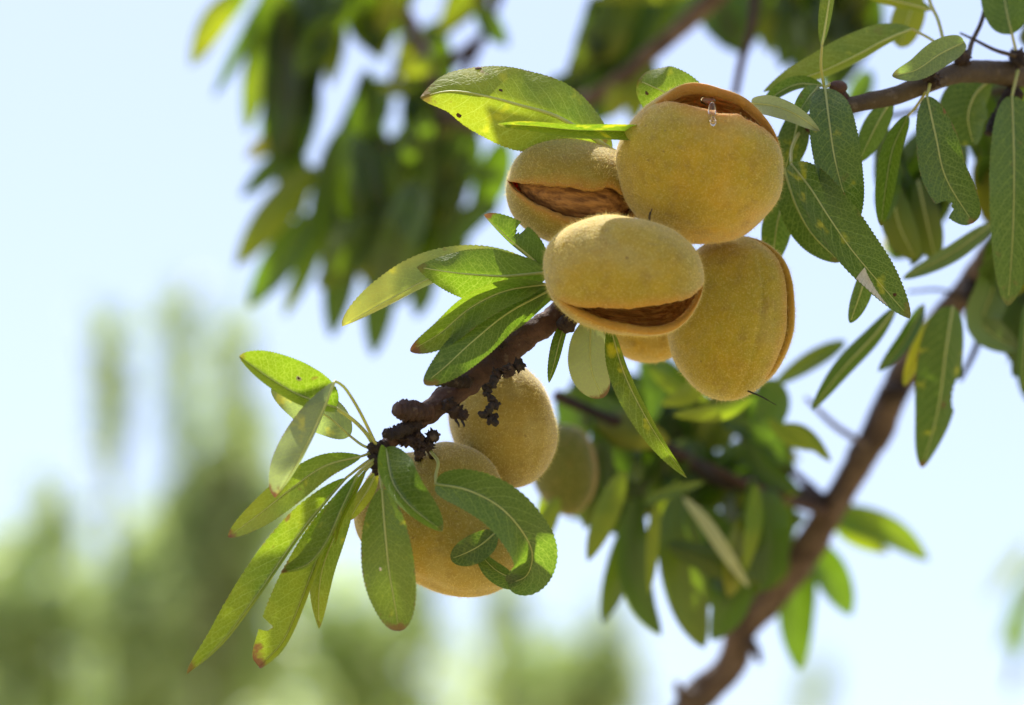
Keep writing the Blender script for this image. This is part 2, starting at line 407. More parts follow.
# ------------------------------------------------------------------ almond fruit
def fruit(label, px, py, dz, a, o, L, wo, wb, gap=0.0, v0=.08, v1=.97, spread=0.0, ripe=.5, olive=0.0, hairs=15000, seed=0.0, lump=.055,
          grooves=(), stone=True, tip=(2.0, .58), stem=(2.5, .5), gpow=.6, gskew=None, lipbrown=.8, liprough=.0, unripe=0.0, group='split almond fruits hanging on the twig', stalk=None, name='almond_fruit', thick=.14, stone_scale=.74):
    m = mpp(dz)
    a = np.array(a, float); a /= np.linalg.norm(a); o = np.array(o, float); o -= a * (o @ a); o /= np.linalg.norm(o); bb = np.cross(a, o)
    R3 = RCn @ np.stack([a, o, bb], 1)
    root = thing(name, label, 'almond', P(px, py, dz), group)
    root.rotation_mode = 'QUATERNION'; root.rotation_quaternion = Matrix(R3.tolist()).to_quaternion()
    L, wo, wb = L * m, wo * m, wb * m
    nv, K1, K2, K3 = 84, 110, 6, 54
    vs = np.linspace(0.004, .996, nv)
    rings = []; zones = []; isout = []
    for v in vs:
        c = -math.cos(math.pi * v)
        pw, qw = tip if c > 0 else stem
        s = max((1 - abs(c) ** pw), 1e-4) ** qw
        x = (v - v0) / (v1 - v0)
        og = math.sin(math.pi * x) ** gpow if 0 < x < 1 else 0.0
        if gskew and 0 < x < 1:
            e1, e2 = gskew; og = x ** e1 * (1 - x) ** e2 / ((e1 / (e1 + e2)) ** e1 * (e2 / (e1 + e2)) ** e2)
        og *= 1 + liprough * noise.fractal(Vector((v * 5, seed, 0)), 1.0, 2.2, 2) + liprough * .25 * noise.noise(Vector((v * 34, seed * 3, 0)))
        g = .012 + gap * og
        ph = np.linspace(g, 2 * math.pi - g, K1)
        def outer(ph, sc=1.0, inn=False):
            y = np.cos(ph); z = np.sin(ph)
            r = np.ones_like(ph)
            if not inn:
                for (gp, gd, gw) in grooves: r = r - gd * np.exp(-((ph - gp) / gw) ** 2) * math.sin(math.pi * v) ** .5
                r = r - .045 * np.exp(-(np.minimum(ph, 2 * math.pi - ph) / .10) ** 2) * (1 if gap == 0 else .3)
                r = r - .03 * np.exp(-((ph - math.pi) / .16) ** 2)
            Y = wo * s * y * r * sc; Z = wb * s * z * r * sc + np.sign(z) * spread * wb * og * (1 + y) / 2
            return Y, Z
        Yo, Zo = outer(ph)
        ti = 1 - thick - .04 * (1 - s)
        Yi, Zi = outer(np.linspace(2 * math.pi - g, g, K3), ti, True)
        def lip(pa, pb, k):
            mid = (pa + pb) / 2; d = (pb - pa) / 2; out = []
            nrm = np.array((-d[1], d[0]))
            # bulge away from the hull body, towards the opening
            if nrm @ np.array((1.0, 0.0)) < 0: nrm = -nrm
            for i in range(1, k + 1):
                t_ = math.pi * i / (k + 1); out.append(mid - d * math.cos(t_) + nrm * math.sin(t_) * .55)
            return np.array(out)
        l1 = lip(np.array((Yo[-1], Zo[-1])), np.array((Yi[0], Zi[0])), K2)
        l2 = lip(np.array((Yi[-1], Zi[-1])), np.array((Yo[0], Zo[0])), K2)
        Y = np.r_[Yo, l1[:, 0], Yi, l2[:, 0]]; Z = np.r_[Zo, l1[:, 1], Zi, l2[:, 1]]
        X = np.r_[np.full(K1, c), np.full(K2, c), np.full(K3, c * .93), np.full(K2, c)] * L
        rings.append(np.stack([X, Y, Z], 1))
        zo = np.zeros(K1); e = 1.0 if og > .02 else .25
        zo[:6] = np.array((.9, .5, .3, .2, .12, .05)) * e; zo[-6:] = np.array((.05, .12, .2, .3, .5, .9)) * e
        zones.append(np.r_[zo, np.full(K2, 1.0), np.full(K3, 2.0), np.full(K2, 1.0)])
    V = np.array(rings); K = V.shape[1]; zone = np.array(zones).ravel()
    Vf = V.reshape(-1, 3)
    # uneven growth
    off = np.array([noise.fractal(Vector(q * 55) + Vector((seed * 7.3, 1.7, 0)), 1.0, 2.0, 2) for q in Vf])
    Vf = Vf * (1 + lump * off)[:, None]
    F = [(i * K + k, i * K + (k + 1) % K, (i + 1) * K + (k + 1) % K, (i + 1) * K + k) for i in range(nv - 1) for k in range(K)]
    F.append(tuple(range(K - 1, -1, -1))); F.append(tuple((nv - 1) * K + k for k in range(K)))
    nb = len(F)
    # velvet: short hairs rooted on the outer skin
    Vg = Vf.reshape(nv, K, 3)
    dI = np.gradient(Vg, axis=0); dK = np.gradient(Vg[:, :K1], axis=1)
    Nn = np.cross(dI[:, :K1], dK); Nn /= np.linalg.norm(Nn, axis=2)[:, :, None] + 1e-12
    if (Nn[nv // 2, K1 // 2] @ Vg[nv // 2, K1 // 2]) < 0: Nn = -Nn
    area = np.linalg.norm(np.cross(dI[:, :K1], dK), axis=2).ravel()
    hairs = int(hairs * .7)
    if hairs:
        pick = rng.choice(nv * K1, hairs, p=area / area.sum()); ii, kk = pick // K1, pick % K1
        u1 = rng.uniform(-.5, .5, (hairs, 1)); u2 = rng.uniform(-.5, .5, (hairs, 1))
        base = Vg[ii, kk] + dI[ii, kk] * u1 + dK[ii, kk] * u2
        nr = Nn[ii, kk]; jit = rng.normal(0, .45, (hairs, 3)); d = nr + jit; d /= np.linalg.norm(d, axis=1)[:, None]
        ln = rng.uniform(.0004, .0011, (hairs, 1)) * np.where(rng.random((hairs, 1)) < .2, 1.7, 1); sd = np.cross(d, rng.normal(size=(hairs, 3))); sd /= np.linalg.norm(sd, axis=1)[:, None]
        hw = .000026
        base = base - nr * .00005
        hv = np.stack([base - sd * hw, base + sd * hw, base + d * ln], 1).reshape(-1, 3)
        n0 = len(Vf); Vf = np.vstack([Vf, hv]); zone = np.r_[zone, np.zeros(len(hv))]
        F += [(n0 + 3 * i, n0 + 3 * i + 1, n0 + 3 * i + 2) for i in range(hairs)]
    h = mk('hull', Vf, F, M['hull'], root, mats=[M['fuzz']], fmat=[0] * nb + [1] * (len(F) - nb), attr={'zone': zone})
    h['unripe'] = float(unripe); h['lipbrown'] = float(lipbrown); h['ripe'] = float(ripe); h['olive'] = float(olive)
    if stone and gap > 0:
        nu, nw = 60, 50; SV = []
        for j in range(nw + 1):
            c = -math.cos(math.pi * j / nw)
            pw, qw = (1.7, .62) if c > 0 else (2.3, .5)
            s = max(1 - abs(c) ** pw, 0) ** qw
            for k in range(nu):
                ph = 2 * math.pi * k / nu
                q = np.array((c * L * .86, math.cos(ph) * wo * s * stone_scale, math.sin(ph) * wb * s * stone_scale * .8))
                nz = noise.fractal(Vector((q[0] * 90, q[1] * 700, q[2] * 700)), .9, 2.1, 4)
                SV.append(q * (1 + .045 * nz))
        SF = [(j * nu + k, j * nu + (k + 1) % nu, (j + 1) * nu + (k + 1) % nu, (j + 1) * nu + k) for j in range(nw) for k in range(nu)]
        mk('nut_shell', np.array(SV), SF, M['shell'], root)
    return root, R3

def local(root, R3, w):  return R3.T @ (np.asarray(w) - np.array(root.location))
def fruit_part(name, root, R3, V, F, mat):
    Vl = (np.asarray(V) - np.array(root.location)) @ R3
    return mk(name, Vl, F, mat, root)

A, RA = fruit('large yellow almond topping the cluster, its split rim upward with a gum drop', 700, 166, 2, (1, -.10, .05), (.08, .89, .45), 84, 82, 62,
              gap=.36, v0=.29, v1=.93, spread=.14, gpow=.85, liprough=.6, stone_scale=.42, ripe=1.0, seed=1, tip=(2.1, .5), stem=(1.9, .52), hairs=20000)
B, RB = fruit('brown topped almond gaping widely to show dark fibre, at the left of the cluster', 574, 192, 14, (-1, .18, .10), (-.10, -.26, .95), 68, 52, 53,
              gap=.38, gskew=(.45, .8), liprough=.55, v0=-.04, v1=1.0, spread=.02, ripe=.6, olive=.55, seed=2, gpow=.45, tip=(2.3, .55), hairs=15000)
C_, RCf = fruit('almond at the front of the cluster with a smile shaped crack along its lower side', 622, 274, -16, (1, -.13, .02), (.02, -.80, .60), 81, 58, 58,
                gap=.36, v0=.24, v1=1.03, gskew=(1.0, .40), stone_scale=.60, liprough=.4, spread=.05, lipbrown=.5, ripe=.35, olive=.25, seed=3, tip=(2.6, .5), stem=(2.4, .52), hairs=18000)
D, RD = fruit('upright almond at the right of the cluster with a seam ridge along its right edge', 731, 318, 18, (-.13, -1, .05), (.88, .05, .46), 83, 66, 52,
              gap=.13, v0=.0, v1=.74, spread=.05, lipbrown=.25, ripe=.3, olive=.0, seed=4, grooves=((.70, .055, .05),), tip=(2.0, .55), hairs=18000)
E, RE = fruit('almond mostly hidden behind the smiling almond, only its lower edge showing', 648, 318, 40, (1, -.1, 0), (0, .5, -.8), 48, 42, 45, ripe=.5, olive=.15, seed=5, stone=False, hairs=6000)
G, RG = fruit('tan unsplit almond behind the dark knobbly twig', 503, 425, 26, (.25, -1, .1), (-.55, 0, -.8), 65, 54, 52, ripe=.3, olive=.9, seed=6, stone=False, hairs=14000,
              tip=(2.3, .5), stem=(2.4, .5))
H, RH = fruit('large tan almond at the bottom, half covered by the blue green curled leaf', 445, 526, 12, (.92, -.38, .05), (.30, .80, -.45), 93, 66, 52, gap=.16, spread=.05, ripe=.45, olive=.6, seed=7,
              tip=(2.3, .52), hairs=16000)
I_, RI = fruit('rounded top of a tan almond tucked between the twig and the largest lower almond', 455, 486, 13, (1, -.35, 0), (.2, .9, -.4), 50, 42, 36, ripe=.3, olive=.8, seed=12, stone=False, hairs=7000)
Mf, RM = fruit('blurred olive yellow almond hanging below the cluster behind the leaves', 565, 470, 170, (.1, -1, 0), (1, 0, .3), 46, 33, 30, ripe=0, olive=0, unripe=1.0, seed=8, stone=False, hairs=0, group=None)

# small parts of the fruits
def front_dz(root, R3, px, py, r=3.0):
    me = [c for c in root.children if c.name.startswith('hull')][0].data
    co_ = np.empty(len(me.vertices) * 3); me.vertices.foreach_get('co', co_); Q = co_.reshape(-1, 3)[:9000 + 84 * 90] @ R3.T + np.array(root.location)
    c = (Q - CAMn) @ RCn; d = -c[:, 2]; m = SENSOR / LENS * d / 1024; x = c[:, 0] / m + 512; y = 352.5 - c[:, 1] / m
    k = (np.abs(x - px) < r) & (np.abs(y - py) < r)
    return (d[k].min() - FOC) * 1000
ga, gb, gc = front_dz(A, RA, 712, 110), front_dz(A, RA, 708, 100), front_dz(A, RA, 713, 122)
parts = [blob_geo(P(712, 112, ga - 1.0), 5.6 * mpp(0), 1, .06, 200, ax=(.72, .6, 1.9)), blob_geo(P(708, 101, gb - 1.2), 5.2 * mpp(0), 2, .25, 300, ax=(1.4, .9, .9)), blob_geo(P(713, 121, gc - 1.0), 4.2 * mpp(0), 3, .06, 200, ax=(.8, .8, 1.3))]
V, F = merge(parts); fruit_part('gum_drop', A, RA, V, F, M['gum'])
def fine(root, R3, name, pts, r, mat):
    path = spline([CP(*p) for p in pts], 14); V, F = tube_geo(np.array([W(q) for q in path]), np.array([r, r * .8, r * .4]).repeat(5)[:14] * mpp(0), 6)
    fruit_part(name, root, R3, V, F, mat)
fine(A, RA, 'dried_style', [(649, 222, -14), (650, 214, -16), (652, 209, -15)], 1.3, M['dead'])
fine(D, RD, 'dried_style', [(748, 391, 10), (762, 397, 6), (776, 405, 4)], .9, M['dead'])
fine(G, RG, 'stalk', [(505, 370, 24), (508, 358, 14), (515, 348, 6)], 5, M['knob'])
fine(I_, RI, 'stalk', [(436, 462, 10), (430, 452, 4), (427, 444, -2)], 4, M['knob'])
fine(H, RH, 'stalk', [(420, 470, 12), (418, 452, 6), (416, 440, 0)], 5, M['knob'])
fine(C_, RCf, 'stalk', [(552, 292, 6), (560, 300, 12), (566, 310, 14)], 7, M['knob'])
fine(B, RB, 'stalk', [(625, 205, 22), (640, 215, 30), (655, 225, 36)], 6, M['knob'])
fine(A, RA, 'stalk', [(690, 215, 22), (692, 222, 32), (700, 225, 38)], 6, M['knob'])
fine(D, RD, 'stalk', [(738, 245, 22), (733, 230, 32), (725, 215, 38)], 6, M['knob'])
fine(E, RE, 'stalk', [(640, 290, 40), (638, 275, 40), (640, 250, 38)], 6, M['knob'])

# ------------------------------------------------------------------ branches
tw = thing('fruiting_twig', 'dark brown knobbly twig running from the leaf rosette up behind the almonds', 'twig', P(420, 418, 0))
tube('stem', [(384, 446, -8), (405, 430, -6), (425, 415, -3), (455, 392, 0), (490, 366, 3), (525, 338, 6), (562, 312, 12), (610, 275, 30), (665, 235, 40), (740, 175, 40), (800, 130, 32), (845, 106, 26)],
     [7, 11, 14, 13, 13, 14.5, 15, 12, 11, 10, 9, 9], M['twig'], tw, 220, 24, .26, 260)
def knob(pts, rads, seed, lump=.45):
    path = np.array([P(*p) for p in pts]); path = spline(path, 44)
    k_ = np.arange(44); r = np.interp(np.linspace(0, 1, 44), np.linspace(0, 1, len(rads)), rads) * mpp(0) * (1 + .13 * np.sin(k_ * 1.25 + seed) + .06 * np.sin(k_ * 2.9))
    return tube_geo(path, r, 22, lump * .55, 900, seed)
def scales(c, r, n, seed):
    """an old bud: a woody core with pointed scales standing off it"""
    q = np.random.default_rng(seed); out = [blob_geo(np.asarray(c), r * .72 * mpp(0), seed, .35, 700, 18, 12)]
    for _ in range(n):
        d = q.normal(0, 1, 3); d /= np.linalg.norm(d); tip_ = d + q.normal(0, .25, 3)
        path = spline([np.asarray(c) + d * r * .35 * mpp(0), np.asarray(c) + d * r * .8 * mpp(0), np.asarray(c) + (d * .75 + tip_ * .28) * r * mpp(0)], 7)
        out.append(tube_geo(path, np.array([.16, .24, .25, .21, .16, .1, .03]) * r * mpp(0) * q.uniform(.8, 1.3), 7, .3, 900, seed, flat=.75))
    return merge(out)
V, F = knob([(428, 412, -5), (412, 411, -10), (400, 410, -12), (395, 409, -13)], [8, 8, 9.5, 10, 6], 1, .4); mk('spur', V, F, M['twig'], tw, P(428, 412, -5))
V, F = knob([(416, 424, -6), (402, 430, -11), (390, 434, -12), (383, 431, -12)], [7, 7, 6, 7, 4], 2, .5); mk('spur', V, F, M['knob'], tw, P(416, 424, -6))
V, F = knob([(468, 382, -1), (450, 381, -8), (436, 381, -10), (425, 379, -10)], [7, 6, 5.5, 5, 3], 3, .4); mk('spur', V, F, M['knob'], tw, P(468, 382, -1))
V, F = merge([knob([(386, 446, -8), (379, 452, -10), (376, 462, -11), (378, 474, -10)], [7, 9, 8, 6, 4], 4, .6),
              scales(P(374, 447, -12), 8, 14, 41)]); mk('spur', V, F, M['knob'], tw, P(386, 446, -8))
V, F = merge([scales(P(*p), r, 16, i + 3) for i, (p, r) in enumerate([((416, 440, -7), 12), ((426, 444, -5), 10), ((407, 440, -9), 9), ((433, 436, -6), 8), ((420, 452, -7), 7)])]); mk('bud_scar', V, F, M['knob'], tw, P(416, 440, -7))
V, F = merge([scales(P(*p), r, 14, i + 13) for i, (p, r) in enumerate([((455, 411, -6), 10), ((463, 415, -7), 7), ((449, 405, -6), 9)])]); mk('bud_scar', V, F, M['knob'], tw, P(455, 411, -6))
V, F = merge([scales(P(*p), r, 14, i + 23) for i, (p, r) in enumerate([((508, 371, -4), 9), ((519, 365, -2), 8), ((497, 374, -4), 7), ((502, 346, 0), 6)])]); mk('bud_scar', V, F, M['knob'], tw, P(508, 371, -4))
V, F = merge([blob_geo(P(567, 325, 4), 9 * mpp(0), 33, .5, 300), blob_geo(P(572, 318, 6), 8 * mpp(0), 34, .5, 300)]); mk('bud_scar', V, F, M['knob'], tw, P(567, 325, 4))
# withered flower remains hanging under the twig
prt = [blob_geo(P(491 + 3 * math.sin(y * .3) + random.uniform(-2.5, 2.5), y, -6 + random.uniform(-2, 2)), random.uniform(2.2, 4.2) * mpp(0), y, 1.1, 900, 16, 12) for y in range(380, 424, 2)]
prt += [blob_geo(P(x, 417 + random.uniform(-2, 4), -6), 3.6 * mpp(0), x, .9, 600, 10, 8) for x in (482, 486, 493, 496)]
V, F = merge(prt); mk('withered_flower', V, F, M['dead'], tw, P(491, 380, -6))
pr = []
for x, y, dx, dy in ((440, 372, 3, -8), (445, 366, 6, -6), (436, 372, -5, -3), (456, 420, 3, 7), (462, 421, 2, 6), (448, 374, 5, -4)):
    path = spline([P(x, y, -9), P(x + dx * .5 + 1, y + dy * .6, -10), P(x + dx, y + dy, -11)], 8); pr.append(tube_geo(path, np.linspace(1.4, .5, 8) * mpp(0), 6, .5, 500, x))
V, F = merge(pr); mk('withered_flower', V, F, M['dead'], tw, P(440, 372, -9))

# the sharper branch at the upper right that carries the twig
rb = thing('branch', 'olive brown branch with rounded bud crossing the upper right, almost in focus', 'branch', P(842, 106, 25))
tube('stem', [(838, 108, 24), (860, 103, 26), (900, 94, 30), (935, 80, 36), (965, 72, 44), (1000, 73, 56), (1030, 74, 66), (1090, 68, 90), (1150, 30, 120)], [8, 9.5, 10.5, 12, 13, 12.5, 13, 14, 15], M['olive_twig'], rb, 90, 18, .16, 120)
V, F = merge([blob_geo(P(838, 87, 22), 8.5 * mpp(0), 3, .12, 200, ax=(1.15, 1, .85)), knob([(838, 90, 22), (843, 97, 24), (848, 104, 26)], [6, 5, 6], 5, .2)]); mk('bud', V, F, M['twig'], rb, P(838, 87, 22))
V, F = merge([scales(P(932, 81, 28), 11, 16, 51), scales(P(926, 76, 26), 8, 12, 52)]); mk('bud_scar', V, F, M['knob'], rb, P(932, 81, 28))
V, F = merge([scales(P(962, 58, 40), 11, 16, 53), scales(P(1018, 58, 54), 12, 16, 54)]); mk('bud_scar', V, F, M['knob'], rb, P(962, 58, 40))
V, F = knob([(1016, 92, 60), (1003, 110, 56), (994, 122, 54), (988, 134, 52)], [10, 9, 7, 6, 4], 61, .5); mk('spur', V, F, M['knob'], rb, P(1016, 92, 60))
tube('side_twig', [(1016, 56, 52), (995, 50, 52), (975, 40, 54), (960, 33, 56)], [2.4, 2.0, 1.6, 1.0], M['olive_twig'], rb, 24, 8)
tube('side_twig', [(944, 43, 46), (938, 20, 50), (930, 2, 54), (926, -20, 58)], [1.8, 1.8, 1.8, 2], M['petiole'], rb, 24, 8)
tube('side_twig', [(968, 58, 46), (972, 42, 54), (982, 20, 60), (990, -15, 66)], [3, 2.4, 2.2, 2], M['olive_twig'], rb, 24, 8)

# the thick blurred limb and its trunk
lb = thing('almond_tree', 'almond tree whose thick brown limb rises diagonally, out of focus, at the lower right', 'tree', P(720, 680, 300))
path_px = [(560, 1300, 560), (610, 960, 420), (662, 780, 330), (690, 706, 305), (705, 690, 302), (728, 668, 300), (742, 632, 297), (775, 592, 290), (800, 560, 284), (826, 518, 276), (855, 470, 266), (882, 420, 255), (897, 388, 247), (925, 340, 232), (965, 292, 210), (1000, 240, 185), (1050, 150, 140), (1092, 60, 98), (1130, -60, 60), (1150, -220, 20)]
tube('limb', path_px, [46, 34, 24, 19, 17, 20, 17, 19, 16, 16.5, 16, 15.5, 15, 14, 13.5, 13, 13, 14, 13, 12], M['limb'], lb, 260, 24, .24, 90)
tube('side_branch', [(832, 506, 276), (800, 497, 262), (760, 490, 245), (715, 478, 225), (680, 455, 205), (640, 432, 190), (600, 415, 180), (555, 395, 175)], [11, 10.5, 10, 9, 8, 7, 6, 5], M['knob'], lb, 60, 12, .2, 60)
tube('stub', [(702, 692, 300), (690, 697, 296), (680, 692, 293), (677, 682, 291)], [9, 8, 6, 3], M['limb'], lb, 16, 10)
tube('stub', [(745, 640, 296), (755, 650, 290), (760, 662, 286)], [9, 6, 3], M['limb'], lb, 16, 10)
V, F = blob_geo(P(893, 392, 238), 15 * mpp(240), 4, .3, 80, ax=(1.1, 1, .8)); mk('knot', V, F, M['knob'], lb, P(893, 392, 238))
V, F = blob_geo(P(975, 292, 200), 16 * mpp(200), 6, .4, 80, ax=(1.0, 1, 1.2)); mk('knot', V, F, M['knob'], lb, P(975, 292, 200))
V, F = tube_geo(spline([P(560, 1300, 560), np.array((P(560, 1300, 560)[0] - .05, 1.62, .9)), np.array((-.02, 1.70, .4)), np.array((-.04, 1.74, -.1))], 40), np.interp(np.linspace(0, 1, 40), [0, .5, 1], [.02, .055, .085]), 20, .15, 20)
mk('trunk', V, F, M['limb'], lb, P(560, 1300, 560))
tube('side_twig', [(985, 318, 190), (975, 350, 185), (960, 380, 180)], [4, 3.6, 2.6], M['knob'], lb, 20, 8)
tube('side_twig', [(968, 300, 205), (940, 290, 195), (908, 292, 190)], [2.2, 1.8, 1.4], M['knob'], lb, 20, 8)
tube('side_twig', [(866, 445, 250), (838, 428, 235), (820, 412, 225), (806, 398, 220)], [4, 3.4, 3, 2], M['limb'], lb, 20, 8)

# ------------------------------------------------------------------ sharp leaves
GR = 'almond leaves around the fruit cluster'
GS = 'almond leaves of the rosette at the twig end'
GU = 'almond leaves along the upper right branch'
def L(label, mid, wl, wr=None, g=GR, **kw): return leaf(label, mid, wl, wr, group=g, **kw)
# around the cluster
bl = L('big bright yellow green leaf with brown edge spots reaching left above the almonds', [(612, 150, 14), (560, 118, 8), (519, 105, 4), (485, 96, 2), (451, 91, 2), (420, 97, 4)], 45, 40, top=False, yellow=.35, brown=.7, pet=[(650, 168, 26), (630, 160, 20)], prof=(.5, .72), serr=.035, teeth=50)
for a_ in ((.74, -.93, 3.6), (.80, .80, 3.0), (.62, -.25, 2.2)): speck(bl, 'scorched_spot', a_[0], a_[1], a_[2], M['scorch'], seed=int(a_[2] * 10))
L('narrow folded leaf lying edge on in front of the big bright leaf', [(652, 134, 12), (618, 131, -2), (575, 130, -9), (533, 126, -12), (497, 124, -11)], 12, 7, top=False, yellow=.12, wt=24, fold=1, wave=.14, pet=[(690, 140, 24), (668, 134, 10)], prof=(.35, .6), brown=.5)
sl_ = L('short rounded leaf with a scorched speck poking up behind the top almond', [(718, 122, 20), (690, 104, 16), (660, 90, 13), (638, 80, 15)], 28, 29, yellow=.1, pet=[(735, 150, 28), (726, 136, 24)], prof=(.5, .38), brown=.6, top=False, teeth=26)
speck(sl_, 'scorched_spot', .86, .35, 2.4, M['scorch'])
L('small leaf with scorched notch between the gaping almond and the smiling almond', [(545, 271, 2), (528, 255, 0), (508, 238, -1), (484, 215, 0)], 4, 23, yellow=.05, bites=((-1, .56, .06, .55),), wt=24, prof=(.45, .6), brown=1.0, teeth=24, top=False, pet=[(566, 305, 12), (553, 285, 8)])
L('broad flat green leaf pointing left from below the gaping almond', [(550, 272, 0), (520, 275, -3), (498, 276, -5), (457, 273, -6), (417, 267, -4)], 28, 28, top=False, yellow=.05, pet=[(566, 306, 12), (558, 288, 6)], prof=(.6, .8), vein=1.1)
L('pale yellow drooping leaf behind the broad flat leaf, tip pointing down left', [(530, 262, 14), (480, 266, 12), (432, 278, 10), (390, 299, 8), (342, 326, 6)], 7, 28, top=False, yellow=.75, pale=.15, wt=29, prof=(.6, .62), brown=.3)
L('two toned folded leaf with dark brown tip below the broad flat leaf', [(548, 284, -1), (505, 291, -7), (470, 308, -10), (440, 333, -11), (410, 351, -10)], 20, 14, yellow=.15, wt=24, prof=(.7, .6), brown=1.0, top=True, pet=[(566, 306, 12), (558, 292, 4)])
L('dull green leaf drooping along the twig, under the two toned folded leaf', [(550, 290, 0), (508, 313, -7), (472, 342, -14), (446, 366, -18), (424, 384, -19)], 21, 20, top=False, dark=.35, prof=(.6, .55), brown=.7, pet=[(568, 308, 12), (560, 298, 8)])
L('short leaf half hidden beneath the broad flat leaf, touching the smiling almond', [(560, 288, 4), (530, 300, 0), (500, 322, -1), (470, 344, -2)], 17, 15, top=False, dark=.2, prof=(.6, .7))
L('long slender leaf hanging below the smiling almond with a yellow patch', [(611, 328, -2), (624, 372, -5), (642, 410, -7), (663, 445, -7), (687, 478, -5)], 6, 17, yellow=.15, wt=18, prof=(.45, .8), brown=.5, top=True, pet=[(600, 300, 8), (606, 316, 2)])
L('pale papery leaf hanging beside the twig below the smiling almond', [(592, 316, 8), (590, 345, 6), (592, 372, 5), (603, 398, 6)], 21, 23, pale=.4, yellow=.3, brown=.9, prof=(.45, .45), top=False, pet=[(590, 295, 16)])
L('tiny green leaf hanging just under the twig, left of the pale papery leaf', [(566, 322, 8), (560, 340, 4), (555, 360, 3), (549, 383, 3)], 5, 8, brown=1.0, prof=(.5, .7), teeth=20)
L('narrow dark leaf hanging behind the pale papery leaf', [(607, 318, 20), (604, 345, 18), (606, 378, 18)], 10, 10, dark=.7, prof=(.5, .7), top=False)
# rosette at the end of the twig
hl = L('top left leaf of the rosette with one insect hole and bright folded lower edge', [(336, 408, -14), (318, 402, -16), (297, 394, -18), (268, 377, -20), (239, 356, -20)], 10, 33, g=GS, yellow=.12, wt=36, fold=1, prof=(.45, .62), pet=[(376, 449, -11), (366, 433, -12), (352, 419, -13)], brown=.5)
speck(hl, 'insect_hole', .45, -.45, 2.6, M['dry'], (1.2, .9))
speck(hl, 'scorched_spot', .45, -.45, 1.2, M['scorch'], (1.2, .9)).location.y -= .0004
L('grey green leaf seen from below, tucked behind the one with the hole', [(350, 436, -2), (330, 418, -4), (305, 404, -6), (271, 389, -6)], 22, 20, g=GS, top=False, pale=.25, dark=.2, prof=(.4, .62), pet=[(374, 450, -9), (362, 445, -6)])
L('grey leaf folded edge on with a withered tip, in front of the rosette', [(335, 381, -24), (322, 412, -27), (306, 446, -28), (290, 475, -28), (275, 498, -27)], 4, 27, g=GS, pale=.35, dark=.15, wt=28, prof=(.65, .5), brown=1.0, pet=[(378, 449, -12), (360, 412, -18), (345, 388, -22)], fold=-1)
L('yellow green leaf with scorched tip sweeping left from the rosette', [(362, 456, -11), (325, 466, -13), (292, 488, -15), (262, 512, -16), (228, 537, -16)], 16, 16, g=GS, yellow=.35, prof=(.6, .62), brown=1.0, pet=[(378, 452, -10), (371, 453, -10)])
L('longest slender leaf of the rosette, pointing to the bottom left', [(346, 478, -12), (320, 508, -14), (295, 540, -16), (255, 598, -17), (222, 642, -17), (187, 674, -16)], 5, 25, g=GS, yellow=.3, wt=26, prof=(.6, .72), brown=.8, pet=[(378, 455, -10), (364, 464, -11)])
L('leaf with a ragged bitten notch, below the longest slender leaf', [(350, 482, -6), (330, 525, -8), (310, 578, -10), (285, 638, -10), (259, 667, -9)], 8, 31, g=GS, yellow=.3, wt=32, prof=(.75, .42), bites=((-1, .80, .035, .42),), brown=1.0, pet=[(378, 456, -10), (366, 466, -8)])
L('narrow curved leaf crossing in front of the bitten one', [(358, 474, -18), (342, 508, -21), (327, 541, -22), (308, 564, -22), (281, 573, -20)], 4, 17, g=GS, yellow=.1, wt=18, prof=(.7, .7), brown=.8, pet=[(378, 456, -11), (368, 464, -14)])
L('olive leaf hanging straight down to a thin scorched point', [(360, 478, -8), (345, 512, -9), (325, 560, -10), (319, 592, -10), (319, 629, -9)], 13, 12, g=GS, yellow=.35, dark=.1, prof=(.9, .8), brown=1.0, top=False, pet=[(378, 458, -10), (368, 468, -9)])
L('thin stalked leaf seen edge on in the middle of the rosette', [(366, 470, -14), (352, 495, -16), (340, 520, -17), (335, 545, -17)], 5, 6, g=GS, yellow=.3, wt=14, prof=(.6, .8), pet=[(379, 457, -11)])
ol = L('flat oval leaf with one white speck hanging in front of the lower almond', [(382, 488, -20), (385, 529, -23), (389, 570, -24), (395, 605, -24), (399, 631, -23)], 27, 27, g=GS, yellow=.12, prof=(.55, .52), brown=.8, vein=1.1, pet=[(379, 466, -11), (381, 478, -16)], teeth=34)
speck(ol, 'dried_speck', .56, -.30, 1.9, M['dry'])
L('blue green leaf draped over the lower almond, next to the flat oval leaf', [(386, 449, -17), (391, 478, -24), (402, 497, -27), (418, 513, -28), (443, 531, -26)], 29, 9, g=GS, wt=31, prof=(.5, .7), brown=.3, pet=[(380, 447, -10)], dark=.15)
L('dark blue green leaf draped over the lower almond with its end curling under', [(436, 484, -21), (467, 490, -25), (497, 505, -27), (519, 527, -26), (532, 552, -20), (527, 575, -12), (508, 584, -8)], 27, 24, g=GS, dark=.3, wt=29, prof=(.35, .40), brown=.1, nt=170, wave=.03, pet=[(431, 452, -6), (438, 462, -12), (436, 474, -17)])
L('curled dark leaf showing just below the end of the draped one', [(533, 566, -10), (515, 577, -7), (496, 570, -5), (478, 552, -4)], 13, 9, g=GS, dark=.5, prof=(.4, .5), brown=.1)
L('small pointed dark leaf under the draped blue green one', [(496, 532, -8), (482, 544, -9), (468, 552, -9), (451, 559, -8)], 15, 15, g=GS, dark=.6, prof=(.5, .55), brown=.1)
L('small yellowish leaf behind the stalks of the rosette', [(378, 470, 2), (368, 490, 2), (356, 508, 2), (350, 520, 2)], 8, 8, g=GS, yellow=.5, prof=(.6, .6), top=False)
